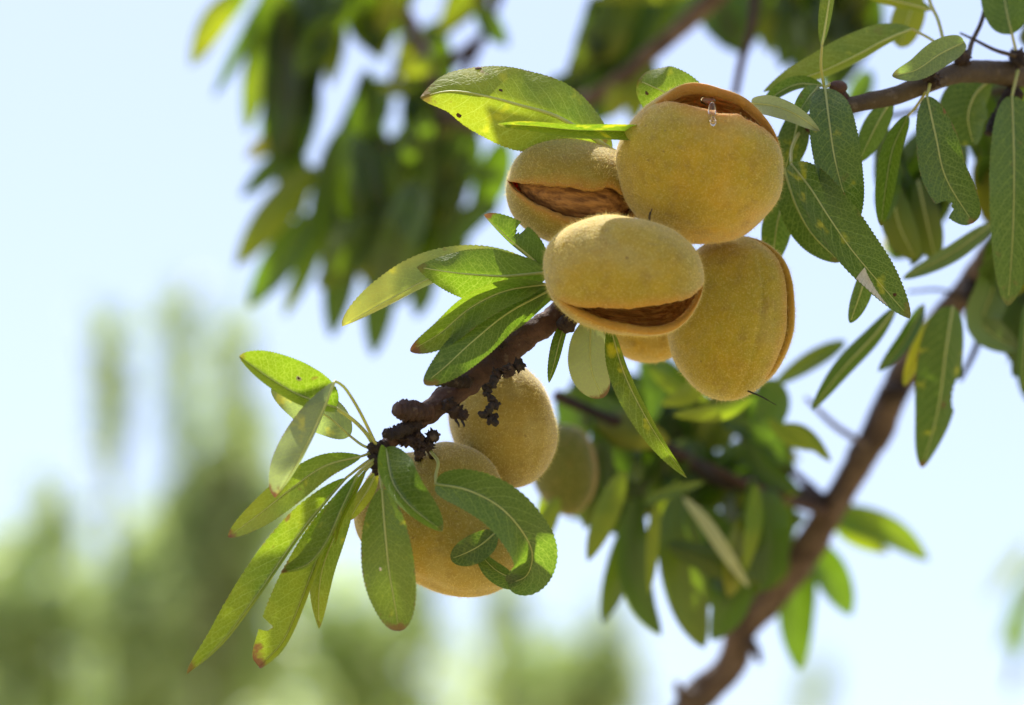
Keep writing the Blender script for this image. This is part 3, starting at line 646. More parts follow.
# upper right
U = lambda label, mid, wl, wr=None, **kw: leaf(label, mid, wl, wr, group=GU, **kw)
U('bright yellow green leaf arching left above the rounded bud', [(912, 29, 44), (885, 40, 42), (859, 54, 40), (823, 71, 38), (790, 82, 37), (763, 92, 37)], 8, 24, yellow=.3, pet=[(946, 52, 38), (932, 40, 42)], top=False, wt=26, prof=(.5, .8), brown=.2)
U('dark leaf curving just below the bright arching leaf', [(822, 86, 34), (800, 84, 32), (780, 92, 30), (760, 108, 30)], 6, 9, dark=.4, prof=(.5, .6), brown=.2)
U('slim upright leaf standing on a long stalk at the top edge', [(822, 45, 16), (826, 22, 16), (829, 2, 16), (836, -40, 18)], 9, 6, top=False, yellow=.2, pet=[(824, 88, 22), (821, 66, 18)], prof=(.5, .6))
U('shiny pale grey leaf tip touching the right side of the top almond', [(752, 103, 18), (775, 106, 10), (797, 115, 7), (820, 131, 8)], 9, 12, dark=.1, pale=.45, prof=(.5, .75), brown=.1, fold=1)  # glossy reflection put into the leaf's pale tone
U('small blue green leaf behind the shiny pale tip', [(818, 87, 24), (809, 97, 20), (801, 110, 18), (797, 124, 18)], 9, 10, dark=.3, prof=(.5, .6))
U('dull leaf hanging behind the right shoulder of the top almond', [(800, 106, 30), (796, 130, 28), (790, 152, 28), (784, 174, 30)], 16, 16, dark=.35, prof=(.5, .55), top=False)
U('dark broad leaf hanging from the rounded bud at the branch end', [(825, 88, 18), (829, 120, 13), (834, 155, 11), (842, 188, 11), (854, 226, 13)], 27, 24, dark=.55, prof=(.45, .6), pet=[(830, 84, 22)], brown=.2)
wp = U('large grey green leaf with a white dried patch slanting down right', [(791, 164, 14), (810, 188, 8), (830, 219, 5), (851, 249, 4), (876, 279, 5), (910, 318, 8)], 28, 21, dark=.4, prof=(.5, .68), brown=.4, pet=[(800, 130, 30), (792, 148, 22)], serr=.06, teeth=46, ns=22, nt=170)
dried_patch(wp, lambda t, s: .66 < t < .86 and s < -.10 - (t - .66) * 4.2, M['dry'])
speck(wp, 'insect_hole', .86, .25, 2.0, M['scorch'], (1, 1))
U('dark leaf mostly hidden behind the grey green leaf with white patch', [(784, 168, 28), (795, 203, 26), (812, 234, 25), (840, 262, 26)], 15, 18, dark=.7, top=False, prof=(.5, .6))
U('dark leaf hanging between the seamed almond and the leaf with white patch', [(785, 194, 40), (777, 225, 38), (772, 266, 38)], 16, 15, dark=.5, top=False, prof=(.5, .65))
U('small narrow leaf hanging under the tip of the leaf with white patch', [(868, 262, 26), (862, 288, 25), (850, 323, 25)], 12, 8, dark=.25, prof=(.5, .6), top=False)
U('slim leaf folded with a grey stripe, left of the bitten dark leaf', [(908, 116, 36), (893, 148, 34), (886, 185, 33), (881, 226, 34)], 10, 14, dark=.45, prof=(.5, .6), pet=[(926, 92, 30), (918, 104, 34)], wt=20)
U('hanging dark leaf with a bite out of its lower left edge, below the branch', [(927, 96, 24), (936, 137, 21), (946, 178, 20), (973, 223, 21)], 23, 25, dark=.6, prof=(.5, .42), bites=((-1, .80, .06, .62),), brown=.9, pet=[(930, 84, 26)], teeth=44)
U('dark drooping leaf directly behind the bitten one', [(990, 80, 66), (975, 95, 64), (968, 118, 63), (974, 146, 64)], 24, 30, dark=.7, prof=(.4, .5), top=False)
U('dull leaf hanging below the branch left of the slim folded leaf', [(892, 98, 48), (875, 128, 46), (859, 162, 46)], 13, 13, dark=.4, prof=(.5, .6), top=False)
U('tall dark leaf hanging along the right edge of the picture', [(1012, 96, 48), (1014, 160, 43), (1013, 230, 42), (1008, 306, 46)], 27, 27, dark=.55, prof=(.4, .6), brown=.3, pet=[(1018, 70, 54)])
U('dark leaf with blunt end hanging in from the top right corner', [(1012, 34, 52), (1006, 8, 54), (998, -40, 60)], 26, 20, dark=.35, prof=(.3, .6), pet=[(1017, 56, 54)])
U('small grey green leaf lying on the branch', [(964, 42, 24), (940, 54, 20), (916, 70, 18), (892, 76, 18)], 14, 15, pale=.15, dark=.15, prof=(.4, .6), fold=1)
U('glowing yellow green leaf blurred behind the arching leaf', [(918, -8, 110), (908, 20, 108), (900, 48, 108)], 17, 17, yellow=.45, prof=(.4, .5), top=False, far=True)
U('yellow leaf lying along the top edge of the picture', [(932, 10, 70), (900, 2, 70), (858, -8, 72)], 6, 10, yellow=.5, top=False, prof=(.5, .6), far=True)
U('grey leaf seen edge on slanting below the bitten leaf', [(992, 224, 90), (950, 254, 88), (902, 279, 90)], 10, 9, dark=.2, pale=.1, prof=(.4, .6), far=True)
U('olive leaf hanging blurred right of the leaf with white patch', [(918, 180, 110), (926, 218, 108), (936, 262, 110)], 16, 15, dark=.3, yellow=.2, prof=(.5, .5), top=False, far=True)
U('broad olive leaf hanging blurred left of the other olive one', [(893, 182, 105), (898, 222, 104), (916, 260, 106)], 18, 17, dark=.35, yellow=.25, prof=(.5, .5), top=False, far=True)
U('slender dark leaf curving down left against the sky below the upper right leaves', [(897, 306, 95), (874, 336, 94), (842, 370, 92), (811, 411, 92)], 10, 11, dark=.35, prof=(.5, .65), top=False, far=True)
U('shorter slender dark leaf right of the other curving one', [(924, 304, 110), (905, 340, 108), (878, 372, 108)], 8, 9, dark=.35, prof=(.5, .65), far=True)
U('big ragged green leaf hanging over the thick limb', [(953, 306, 98), (946, 350, 94), (938, 410, 93), (922, 468, 94)], 22, 27, dark=.4, brown=.9, bites=((1, .52, .10, .34),), prof=(.3, .6), top=False)
U('yellow leaf sliver at the left side of the big ragged leaf', [(935, 314, 112), (922, 342, 110), (904, 386, 110)], 7, 9, yellow=1.0, prof=(.5, .6), far=True)
U('blurred grey green leaf at the right edge under the tall dark leaf', [(1002, 250, 130), (992, 292, 128), (984, 325, 128), (1018, 350, 128)], 18, 20, dark=.25, pale=.1, prof=(.4, .5), far=True)
U('leaf edge cut off by the right side of the picture below the tall leaf', [(1028, 300, 96), (1024, 350, 94), (1022, 393, 94)], 8, 7, dark=.2, prof=(.4, .6), far=True)
U('bright leaf glimpsed between the top almond and the dull leaf', [(800, 150, 75), (786, 172, 74), (772, 198, 74)], 13, 13, yellow=.3, top=False, prof=(.5, .5), far=True)

# ------------------------------------------------------------------ blurred leafy branches
def inside(poly, x, y):
    r = False; j = len(poly) - 1
    for i in range(len(poly)):
        xi, yi = poly[i]; xj, yj = poly[j]
        if (yi > y) != (yj > y) and x < (xj - xi) * (y - yi) / (yj - yi) + xi: r = not r
        j = i
    return r
def fill(root, poly, gaps, n, dz, ang, length, wid, dark=(.2, .8), yel=.12, tries=30000):
    """hanging leaves inside an outline, leaving the chinks where the sky shows"""
    xs = [p[0] for p in poly]; ys = [p[1] for p in poly]; k = 0
    for _ in range(tries):
        if k >= n: break
        x, y = random.uniform(min(xs), max(xs)), random.uniform(min(ys), max(ys))
        a = math.radians(random.gauss(*ang)); l = random.uniform(*length); w = random.uniform(*wid)
        ex, ey = x + math.cos(a) * l, y - math.sin(a) * l
        mx, my = (x + ex) / 2 + random.uniform(-6, 6), (y + ey) / 2
        if not (inside(poly, x, y) and inside(poly, ex, ey) and inside(poly, mx, my)): continue
        bad = False
        for (gx, gy, rx, ry) in gaps:
            for f in np.linspace(0, 1, 9):
                qx, qy = x + (ex - x) * f, y + (ey - y) * f; ww = w * (1 - abs(2 * f - .9)) * .45
                if ((qx - gx) / (rx + ww)) ** 2 + ((qy - gy) / (ry + ww)) ** 2 < 1: bad = True; break
            if bad: break
        if bad: continue
        d = random.uniform(*dz); yv = random.uniform(.3, .9) if random.random() < yel else random.uniform(0, .15)
        leaf(None, [(x, y, d), (mx, my, d - random.uniform(-12, 12)), (ex, ey, d + random.uniform(-15, 15))], w * random.uniform(.8, 1), w * random.uniform(.65, 1), yellow=yv,
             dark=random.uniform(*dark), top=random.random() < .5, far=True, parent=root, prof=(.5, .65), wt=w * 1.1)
        k += 1
    print('FILL', root.name, k, 'of', n)
def FL(root, mid, w, label=None, **kw):
    o = leaf(None, mid, w, kw.pop('w2', w), far=True, parent=root, prof=kw.pop('prof', (.5, .7)), **kw)
    if label: o['label'] = label
    return o

T3 = thing('leafy_branch', 'blurred dark leaves between the upper left clump and the cluster', 'branch', P(470, -30, 360), 'blurred leafy branches of the almond tree')
OFF[T3.name] = 100
tube('stem', [(520, -60, 350), (490, 20, 350), (460, 90, 350), (450, 150, 350)], [5, 4.5, 4, 3], M['twig'], T3, 30, 8)
tube('side_twig', [(478, 45, 350), (440, 75, 350), (400, 85, 350), (370, 90, 350)], [4, 3.5, 3, 2], M['twig'], T3, 30, 8)
T = thing('leafy_branch', 'big clump of blurred hanging leaves filling the upper left behind the almonds', 'branch', P(400, -30, 330), 'blurred leafy branches of the almond tree')
OFF[T.name] = 100
tube('stem', [(1150, -215, 80), (1000, -190, 160), (860, -110, 230), (740, -24, 250), (660, 46, 262), (590, 98, 280), (520, 120, 300), (455, 118, 320), (425, 60, 335), (405, 15, 345), (360, -30, 350), (270, -45, 350)], [13, 13, 13, 14, 14, 13, 9, 8, 8, 8, 8, 7], M['limb'], T, 120, 12, .14, 50)
tube('side_twig', [(430, 70, 335), (470, 45, 330), (490, 20, 325), (470, -20, 325)], [5, 4, 4, 5], M['knob'], T, 30, 8)
tube('side_twig', [(455, 118, 320), (420, 130, 320), (370, 150, 325), (325, 165, 330)], [6, 5, 4, 3], M['olive_twig'], T, 30, 8)
tube('side_twig', [(755, -20, 215), (752, 25, 210), (742, 60, 208), (735, 95, 206)], [5, 5, 4.5, 4], M['twig'], T, 30, 8)
FL(T, [(250, -12, 330), (216, 18, 330), (190, 67, 330)], 15, yellow=.45, top=False, label='yellowing leaf at the far left of the clump')
FL(T, [(268, -10, 335), (244, 42, 335), (213, 98, 335)], 8, dark=.5)
FL(T, [(266, 15, 330), (256, 78, 330), (246, 133, 330)], 14, dark=.1, yellow=.2)
FL(T, [(290, -5, 325), (282, 80, 325), (275, 160, 325)], 20, dark=.5)
FL(T, [(312, 5, 335), (305, 80, 335), (292, 165, 335)], 18, dark=.6)
FL(T, [(285, 135, 330), (265, 146, 330), (246, 158, 330)], 10, yellow=.8)
FL(T, [(295, 146, 335), (268, 172, 335), (241, 197, 335)], 11, dark=.4)
FL(T, [(316, 166, 320), (285, 200, 318), (258, 234, 318), (235, 267, 320)], 18, yellow=.28, top=False, label='glowing yellow green leaf lit from behind')
FL(T, [(315, 212, 330), (282, 258, 330), (248, 308, 330)], 18, dark=.25)
FL(T, [(325, 228, 335), (304, 272, 335), (284, 318, 335)], 10, yellow=.2)
FL(T, [(350, 220, 325), (340, 282, 325), (331, 338, 325)], 17, dark=.4)
FL(T, [(388, 245, 330), (379, 308, 330), (373, 357, 330)], 17, dark=.35)
FL(T, [(428, 255, 325), (422, 295, 325), (416, 318, 325)], 13, dark=.3)
FL(T, [(450, 120, 325), (440, 155, 325), (425, 188, 325)], 13, yellow=1.0, pale=.1, label='bright yellow leaf in the clump')
FL(T, [(462, 135, 328), (455, 165, 328), (452, 190, 328)], 9, yellow=1.0)
FL(T, [(368, 190, 318), (364, 205, 318), (358, 222, 318)], 10, yellow=.6, brown=1.0)
FL(T, [(440, 60, 320), (420, 66, 318), (398, 72, 320)], 10, yellow=.5, top=False)
FL(T, [(415, 85, 320), (400, 88, 320), (378, 84, 322)], 9, yellow=.4, top=False)
FL(T, [(478, 5, 325), (490, 25, 325), (508, 46, 325)], 12, dark=.5)
FL(T, [(505, 178, 320), (480, 172, 318), (452, 160, 318)], 8, dark=.3)
FL(T, [(500, 205, 320), (475, 215, 318), (446, 250, 318)], 13, dark=.3)
for mid in ([(470, 118, 350), (462, 165, 350), (438, 214, 350)], [(505, 138, 345), (492, 180, 345), (474, 222, 345)], [(444, 190, 340), (432, 235, 340), (405, 282, 340)], [(412, 200, 345), (400, 250, 345), (388, 304, 345)], [(352, 180, 335), (345, 232, 335), (354, 284, 335)], [(380, 130, 350), (372, 190, 350), (362, 250, 350)], [(340, 130, 340), (330, 185, 340), (312, 240, 340)]):
    FL(T3 if mid[0][0] > 400 else T, mid, 18, dark=.25, top=False)
gapsT = [(352, 45, 18, 16), (343, 75, 14, 18), (322, 86, 9, 9), (317, 117, 7, 7), (400, 108, 16, 15), (383, 112, 7, 7), (318, 152, 20, 6), (300, 163, 9, 7), (325, 178, 7, 8), (271, 249, 7, 6), (284, 240, 6, 6),
         (392, 47, 8, 8), (425, 8, 20, 22), (406, 14, 7, 9), (460, 45, 10, 16), (455, 62, 9, 7), (393, 152, 7, 7), (471, 160, 9, 9), (490, 166, 8, 8), (478, 195, 20, 16), (461, 213, 10, 13), (250, 110, 10, 30), (230, 60, 14, 30), (335, 320, 7, 30), (315, 320, 16, 30), (400, 330, 12, 30), (235, 160, 10, 20), (500, 30, 14, 25), (480, 250, 30, 8)]
fill(T, [(265, -40), (520, -60), (505, 20), (440, 60), (470, 110), (500, 150), (470, 230), (452, 270), (425, 290), (400, 300), (345, 320), (320, 290), (285, 250), (280, 190), (265, 150), (262, 60)], [(gx, gy, a_ * .85, b_ * .85) for gx, gy, a_, b_ in gapsT], 72, (300, 400), (260, 20), (70, 120), (18, 26), dark=(0, .65), yel=.15)
fill(T3, [(360, -20), (500, -10), (470, 50), (440, 70), (480, 115), (525, 150), (520, 190), (480, 240), (455, 275), (420, 300), (380, 260), (370, 180), (360, 100)], [(gx, gy, a_ * .85, b_ * .85) for gx, gy, a_, b_ in gapsT], 92, (340, 420), (258, 22), (55, 100), (16, 23), dark=(.1, .75), yel=.12)
# mass right behind the top of the cluster
T2 = thing('leafy_branch', 'blurred leaves and brown branch behind the top of the cluster', 'branch', P(620, 30, 250), 'blurred leafy branches of the almond tree')
OFF[T2.name] = 140
tube('stem', [(830, -60, 230), (760, -40, 240), (690, -40, 245), (620, -45, 250), (560, -50, 255)], [7, 7, 6, 5, 4], M['limb'], T2, 30, 8)
for mid, w, kw in (
    ([(640, -30, 240), (610, 25, 236), (566, 78, 236)], 20, dict(dark=.3, yellow=.2, top=False)), ([(655, -20, 250), (632, 30, 246), (600, 85, 246)], 19, dict(dark=.5)),
    ([(625, 15, 235), (618, 40, 235), (605, 62, 235)], 9, dict(yellow=.35, top=False)), ([(690, -30, 255), (672, 10, 252), (640, 50, 252)], 17, dict(dark=.45, yellow=.1)),
    ([(640, 70, 225), (622, 92, 224), (608, 118, 224)], 14, dict(yellow=.4, top=False)), ([(655, 62, 238), (640, 90, 236), (632, 125, 236)], 13, dict(yellow=.35, top=False)),
    ([(700, -20, 235), (716, 18, 232), (745, 55, 232)], 17, dict(dark=.65)), ([(742, -15, 240), (735, 15, 236), (722, 48, 236)], 16, dict(dark=.6)),
    ([(775, -30, 225), (768, 15, 222), (770, 55, 222)], 15, dict(dark=.3, yellow=.2)), ([(800, -30, 222), (790, 20, 220), (782, 70, 220)], 17, dict(dark=.6)), ([(815, -40, 228), (806, 10, 226), (800, 62, 226)], 14, dict(dark=.5)),
    ([(770, -5, 215), (768, 18, 215), (764, 38, 215)], 9, dict(yellow=.35, top=False)), ([(830, -30, 228), (838, 20, 226), (838, 60, 226)], 17, dict(dark=.6)), ([(870, -30, 228), (862, 20, 226), (850, 75, 226)], 18, dict(dark=.5, yellow=.1)),
    ([(720, -30, 235), (670, -8, 232), (590, -2, 232)], 8, dict(yellow=.4, top=False)), ([(640, 40, 255), (600, 66, 255), (560, 82, 255)], 13, dict(dark=.5)), ([(760, 0, 240), (752, 30, 240), (745, 52, 240)], 10, dict(dark=.4)),
    ([(590, 78, 260), (560, 90, 260), (530, 110, 260)], 15, dict(dark=.4)), ([(870, 70, 180), (858, 95, 178), (846, 120, 178)], 12, dict(dark=.3))):
    FL(T2, mid, w, **kw)
fill(T2, [(600, -40), (680, -40), (665, 20), (640, 75), (640, 125), (590, 130), (545, 110), (560, 75), (585, 40)], [(700, 45, 20, 40), (635, 38, 4, 4)], 30, (240, 300), (240, 20), (45, 80), (9, 15), dark=(.2, .8), yel=.2)
fill(T2, [(755, -60), (890, -60), (880, 30), (850, 90), (800, 100), (775, 60), (765, 30)], [(765, 65, 15, 20), (742, 5, 10, 15)], 26, (200, 260), (262, 16), (50, 95), (11, 17), dark=(.3, .9), yel=.2)
# hanging leaves under the cluster
Mb = thing('leafy_branch', 'blurred hanging leaves below the cluster, in front of the thick limb', 'branch', P(690, 470, 230), 'blurred leafy branches of the almond tree')
tube('stem', [(826, 512, 270), (770, 494, 240), (716, 470, 222), (668, 452, 210), (625, 440, 200), (585, 420, 190)], [7, 6, 5, 5, 4, 3], M['twig'], Mb, 40, 8, .15, 60)
for mid, w, kw in (
    ([(635, 495, 200), (632, 555, 198), (642, 602, 198), (661, 636, 200)], 17, dict(dark=.35)), ([(630, 520, 205), (618, 572, 204), (602, 624, 204)], 14, dict(dark=.2, yellow=.1)),
    ([(676, 492, 195), (680, 550, 192), (690, 608, 192), (704, 649, 194)], 24, dict(dark=.35, yellow=.15)), ([(702, 505, 205), (722, 555, 203), (730, 600, 203), (712, 642, 205)], 24, dict(dark=.3)),
    ([(618, 486, 215), (606, 515, 214), (594, 545, 214)], 15, dict(yellow=.5, top=False)), ([(655, 520, 220), (652, 555, 220), (650, 580, 220)], 8, dict(yellow=.5, top=False)),
    ([(683, 497, 180), (705, 524, 178), (726, 555, 178), (749, 588, 180)], 8, dict(pale=.7, yellow=.4, w2=6, label='pale sunlit leaf edge among the hanging leaves')),  # sunlit gloss put into the pale leaf colour
    ([(755, 500, 225), (753, 530, 224), (748, 556, 224)], 10, dict(yellow=.35, top=False)), ([(768, 488, 205), (769, 540, 203), (764, 592, 204)], 22, dict(dark=.45)), ([(735, 488, 232), (738, 545, 230), (748, 608, 230)], 20, dict(dark=.55)),
    ([(822, 512, 300), (860, 520, 298), (896, 535, 296), (929, 561, 296)], 16, dict(dark=.15, yellow=.15)), ([(835, 528, 305), (862, 540, 304), (889, 553, 304)], 10, dict(yellow=.3, top=False)),
    ([(812, 540, 305), (833, 578, 304), (851, 616, 304)], 18, dict(dark=.2)), ([(806, 555, 310), (796, 612, 308), (799, 671, 308)], 19, dict(dark=.25)),
    ([(846, 341, 205), (810, 361, 203), (772, 386, 203)], 10, dict(dark=.25, yellow=.2)), ([(838, 350, 215), (812, 361, 215), (800, 369, 215)], 7, dict(yellow=.3, top=False)),
    ([(742, 402, 195), (722, 412, 194), (690, 414, 194)], 10, dict(yellow=.5, top=False)), ([(705, 372, 205), (692, 392, 204), (672, 400, 204)], 13, dict(yellow=.45, top=False)), ([(660, 376, 212), (680, 390, 212), (700, 396, 212)], 10, dict(yellow=.4, top=False)),
    ([(790, 428, 220), (805, 434, 219), (822, 452, 219)], 9, dict(yellow=.5, top=False)), ([(776, 425, 226), (790, 438, 226), (812, 446, 226)], 9, dict(yellow=.45, top=False)),
    ([(760, 380, 195), (772, 400, 195), (765, 435, 195)], 18, dict(dark=.2)), ([(745, 400, 205), (770, 420, 205), (775, 445, 205)], 15, dict(dark=.25)), ([(720, 420, 215), (755, 432, 214), (795, 470, 214)], 12, dict(dark=.5)),
    ([(600, 395, 190), (612, 440, 188), (612, 500, 188)], 22, dict(dark=.5)), ([(560, 390, 195), (575, 430, 193), (582, 470, 193)], 14, dict(dark=.6)), ([(625, 400, 210), (640, 440, 208), (636, 500, 208)], 15, dict(dark=.55)),
    ([(600, 440, 185), (590, 490, 184), (585, 530, 184)], 12, dict(dark=.5, yellow=.2)), ([(555, 480, 180), (548, 510, 180), (536, 530, 180)], 12, dict(yellow=.3)), ([(555, 505, 215), (548, 520, 215), (535, 548, 215)], 12, dict(yellow=.5, top=False)),
    ([(640, 360, 220), (655, 385, 220), (650, 425, 220)], 12, dict(dark=.5)), ([(700, 440, 225), (690, 470, 224), (660, 500, 224)], 12, dict(dark=.55)), ([(745, 440, 220), (765, 470, 220), (800, 492, 220)], 12, dict(dark=.5)),
    ([(650, 500, 222), (662, 494, 222), (690, 486, 222)], 7, dict(dark=.3, yellow=.4))):
    if kw.get('yellow', 0) >= .35 and not kw.get('pale'): mx, my = mid[1][0], mid[1][1]; mid = [(mx + (x - mx) * 1.55, my + (y - my) * 1.55, z - 60) for x, y, z in mid]; w *= .85; kw['yellow'] *= .6
    FL(Mb, mid, w, **kw)
gapsM = [(553, 424, 9, 9), (588, 445, 9, 10), (572, 432, 5, 5), (650, 395, 12, 18), (648, 456, 8, 8), (684, 488, 9, 9), (649, 521, 14, 12), (737, 424, 9, 10), (728, 440, 12, 8), (707, 463, 8, 8), (722, 474, 7, 7), (723, 515, 7, 7), (680, 434, 13, 12), (700, 445, 9, 8), (797, 440, 9, 9), (768, 478, 14, 10), (800, 478, 22, 9), (660, 620, 10, 40), (590, 560, 20, 40), (820, 420, 20, 20), (570, 530, 14, 20)]
fill(Mb, [(560, 385), (660, 370), (760, 380), (800, 420), (815, 470), (800, 560), (770, 600), (715, 620), (690, 590), (660, 560), (615, 540), (590, 520), (550, 500), (545, 440)], [(gx, gy, a_ * .9, b_ * .9) for gx, gy, a_, b_ in gapsM], 46, (185, 265), (272, 42), (60, 110), (15, 24), dark=(.1, .8), yel=.25)

Rf = thing('leafy_branch', 'blurred leaves filling the gaps behind the upper right branch', 'branch', P(1030, 60, 170), 'blurred leafy branches of the almond tree')
tube('stem', [(1100, 40, 130), (1050, 80, 160), (1015, 160, 180), (1005, 260, 190)], [6, 5, 4, 3], M['olive_twig'], Rf, 30, 8)
tube('side_twig', [(1050, 80, 160), (980, 95, 165), (920, 110, 170), (870, 120, 170)], [4, 3.5, 3, 2], M['olive_twig'], Rf, 30, 8)
fill(Rf, [(955, 80), (1060, 60), (1060, 420), (1005, 400), (978, 320), (990, 230), (975, 150)], [(975, 190, 8, 30), (985, 365, 18, 30), (960, 260, 15, 20)], 52, (120, 210), (266, 20), (60, 110), (16, 24), dark=(.3, .9), yel=.15)
fill(Rf, [(846, 100), (905, 100), (960, 100), (950, 215), (930, 275), (885, 262), (858, 190)], [(905, 140, 7, 25), (978, 190, 12, 35), (868, 170, 6, 30)], 32, (100, 190), (264, 20), (55, 95), (15, 21), dark=(.3, .9), yel=.15)
fill(Rf, [(960, -50), (1060, -50), (1060, 60), (1000, 60), (985, 10)], [], 14, (110, 160), (262, 20), (40, 70), (12, 18), dark=(.4, .9))
Mc = thing('leafy_branch', 'blurred dark leaves just under the right half of the cluster', 'branch', P(740, 470, 240), 'blurred leafy branches of the almond tree')
tube('stem', [(830, 505, 285), (790, 470, 265), (740, 435, 250), (690, 400, 240), (640, 370, 235)], [5, 4.5, 4, 3, 2], M['twig'], Mc, 40, 8, .15, 60)
fill(Mc, [(545, 380), (620, 350), (700, 370), (775, 380), (810, 440), (815, 480), (770, 560), (720, 610), (650, 560), (600, 530), (550, 500)], [(gx, gy, a_ * .9, b_ * .9) for gx, gy, a_, b_ in gapsM], 44, (225, 300), (280, 55), (55, 95), (15, 22), dark=(.2, .9), yel=.25)
fill(Mc, [(540, 380), (690, 370), (705, 500), (650, 570), (595, 525), (550, 470)], [(553, 424, 6, 6), (588, 445, 7, 8), (648, 456, 7, 7), (684, 488, 8, 8), (649, 521, 12, 10)], 26, (235, 310), (270, 30), (50, 90), (15, 22), dark=(.3, .9), yel=.15)
fill(Mc, [(690, 400), (820, 420), (825, 490), (770, 600), (700, 600)], [(737, 424, 8, 8), (728, 440, 9, 6), (797, 440, 8, 8), (800, 478, 18, 7), (723, 515, 5, 5)], 22, (235, 310), (270, 35), (50, 90), (15, 22), dark=(.3, .9), yel=.15)
# far twig entering at the lower right
F3 = thing('leafy_branch', 'faint very blurred leaves at the lower right corner', 'branch', P(1060, 560, 1100), 'blurred leafy branches of the almond tree')
tube('stem', [(1110, 500, 1100), (1060, 560, 1100), (1025, 620, 1100), (1010, 690, 1100)], [6, 5, 4, 3], M['limb'], F3, 20, 8)
for mid, w, kw in (([(1024, 585, 1050), (1018, 620, 1050), (1016, 665, 1050)], 11, dict(dark=.1)), ([(1030, 540, 1100), (1005, 570, 1100), (985, 600, 1100)], 8, dict(pale=.3)), ([(1030, 600, 1120), (1012, 620, 1120), (1000, 650, 1120)], 7, dict(yellow=.2)),
                   ([(1040, 560, 1120), (1024, 590, 1120), (1010, 610, 1120)], 8, dict(yellow=.2))): FL(F3, mid, w, **kw)

# ------------------------------------------------------------------ assumed crown overhead: unseen leaves added to block sun and dapple the light
SUN_DIR = Vector((-.10, .34, .94)).normalized(); SD = np.array(SUN_DIR)
r_ = np.random.default_rng(21); LV = []
def shade_canopy(px0, px1, py0, py1, z0, z1, n, h0=.22, h1=.7):
    k = 0
    for _ in range(n * 20):
        if k >= n: break
        q = P(r_.uniform(px0, px1), r_.uniform(py0, py1), r_.uniform(z0, z1)) + SD * r_.uniform(h0, h1)
        c_ = (q - CAMn) @ RCn; d_ = -c_[2]; y_ = 352.5 - c_[1] / (SENSOR / LENS * d_ / 1024)
        if d_ > 0 and y_ > -170: continue
        LV.append((q, r_.normal(0, .6, 3) + np.array((0, 0, -.7)))); k += 1
shade_canopy(180, 540, -20, 330, 370, 510, 90)
shade_canopy(520, 860, 360, 620, 170, 270, 20)
shade_canopy(540, 880, -20, 110, 220, 280, 90)
shade_canopy(845, 1080, 90, 420, 10, 130, 330)
shade_canopy(785, 870, 110, 300, -5, 30, 110)
shade_canopy(640, 960, 380, 705, 230, 310, 90)
shade_canopy(180, 480, 330, 670, -30, 20, 45)
shade_canopy(500, 620, 60, 300, -10, 40, 8)
n_ = len(LV); pts = np.array([a for a, _ in LV]); d = np.array([b_ for _, b_ in LV]); d /= np.linalg.norm(d, axis=1)[:, None]
s_ = np.cross(d, r_.normal(size=(n_, 3))); s_ /= np.linalg.norm(s_, axis=1)[:, None]; l = r_.uniform(.035, .055, (n_, 1)); w_ = l * r_.uniform(.14, .2, (n_, 1)); nn = np.cross(d, s_)
V = np.stack([pts, pts + d * l * .25 + s_ * w_ * .8 + nn * w_ * .3, pts + d * l * .6 + s_ * w_ * .8 + nn * w_ * .3, pts + d * l, pts + d * l * .6 - s_ * w_ * .8 + nn * w_ * .3, pts + d * l * .25 - s_ * w_ * .8 + nn * w_ * .3], 1).reshape(-1, 3)
cr = mk('crown', V, [tuple(6 * i + k for k in range(6)) for i in range(n_)], M['leaf_far'], lb, P(700, -300, 250), uv=np.tile(np.array(((0, 0), (.25, .8), (.6, .8), (1, 0), (.6, -.8), (.25, -.8)), float), (n_, 1)))  # added shade leaves out of view, set between the sun and parts below
cr['kind'] = 'stuff'; cr['yellow'] = .1; cr['dark'] = .2; cr['pale'] = 0.0; cr['brown'] = 0.0

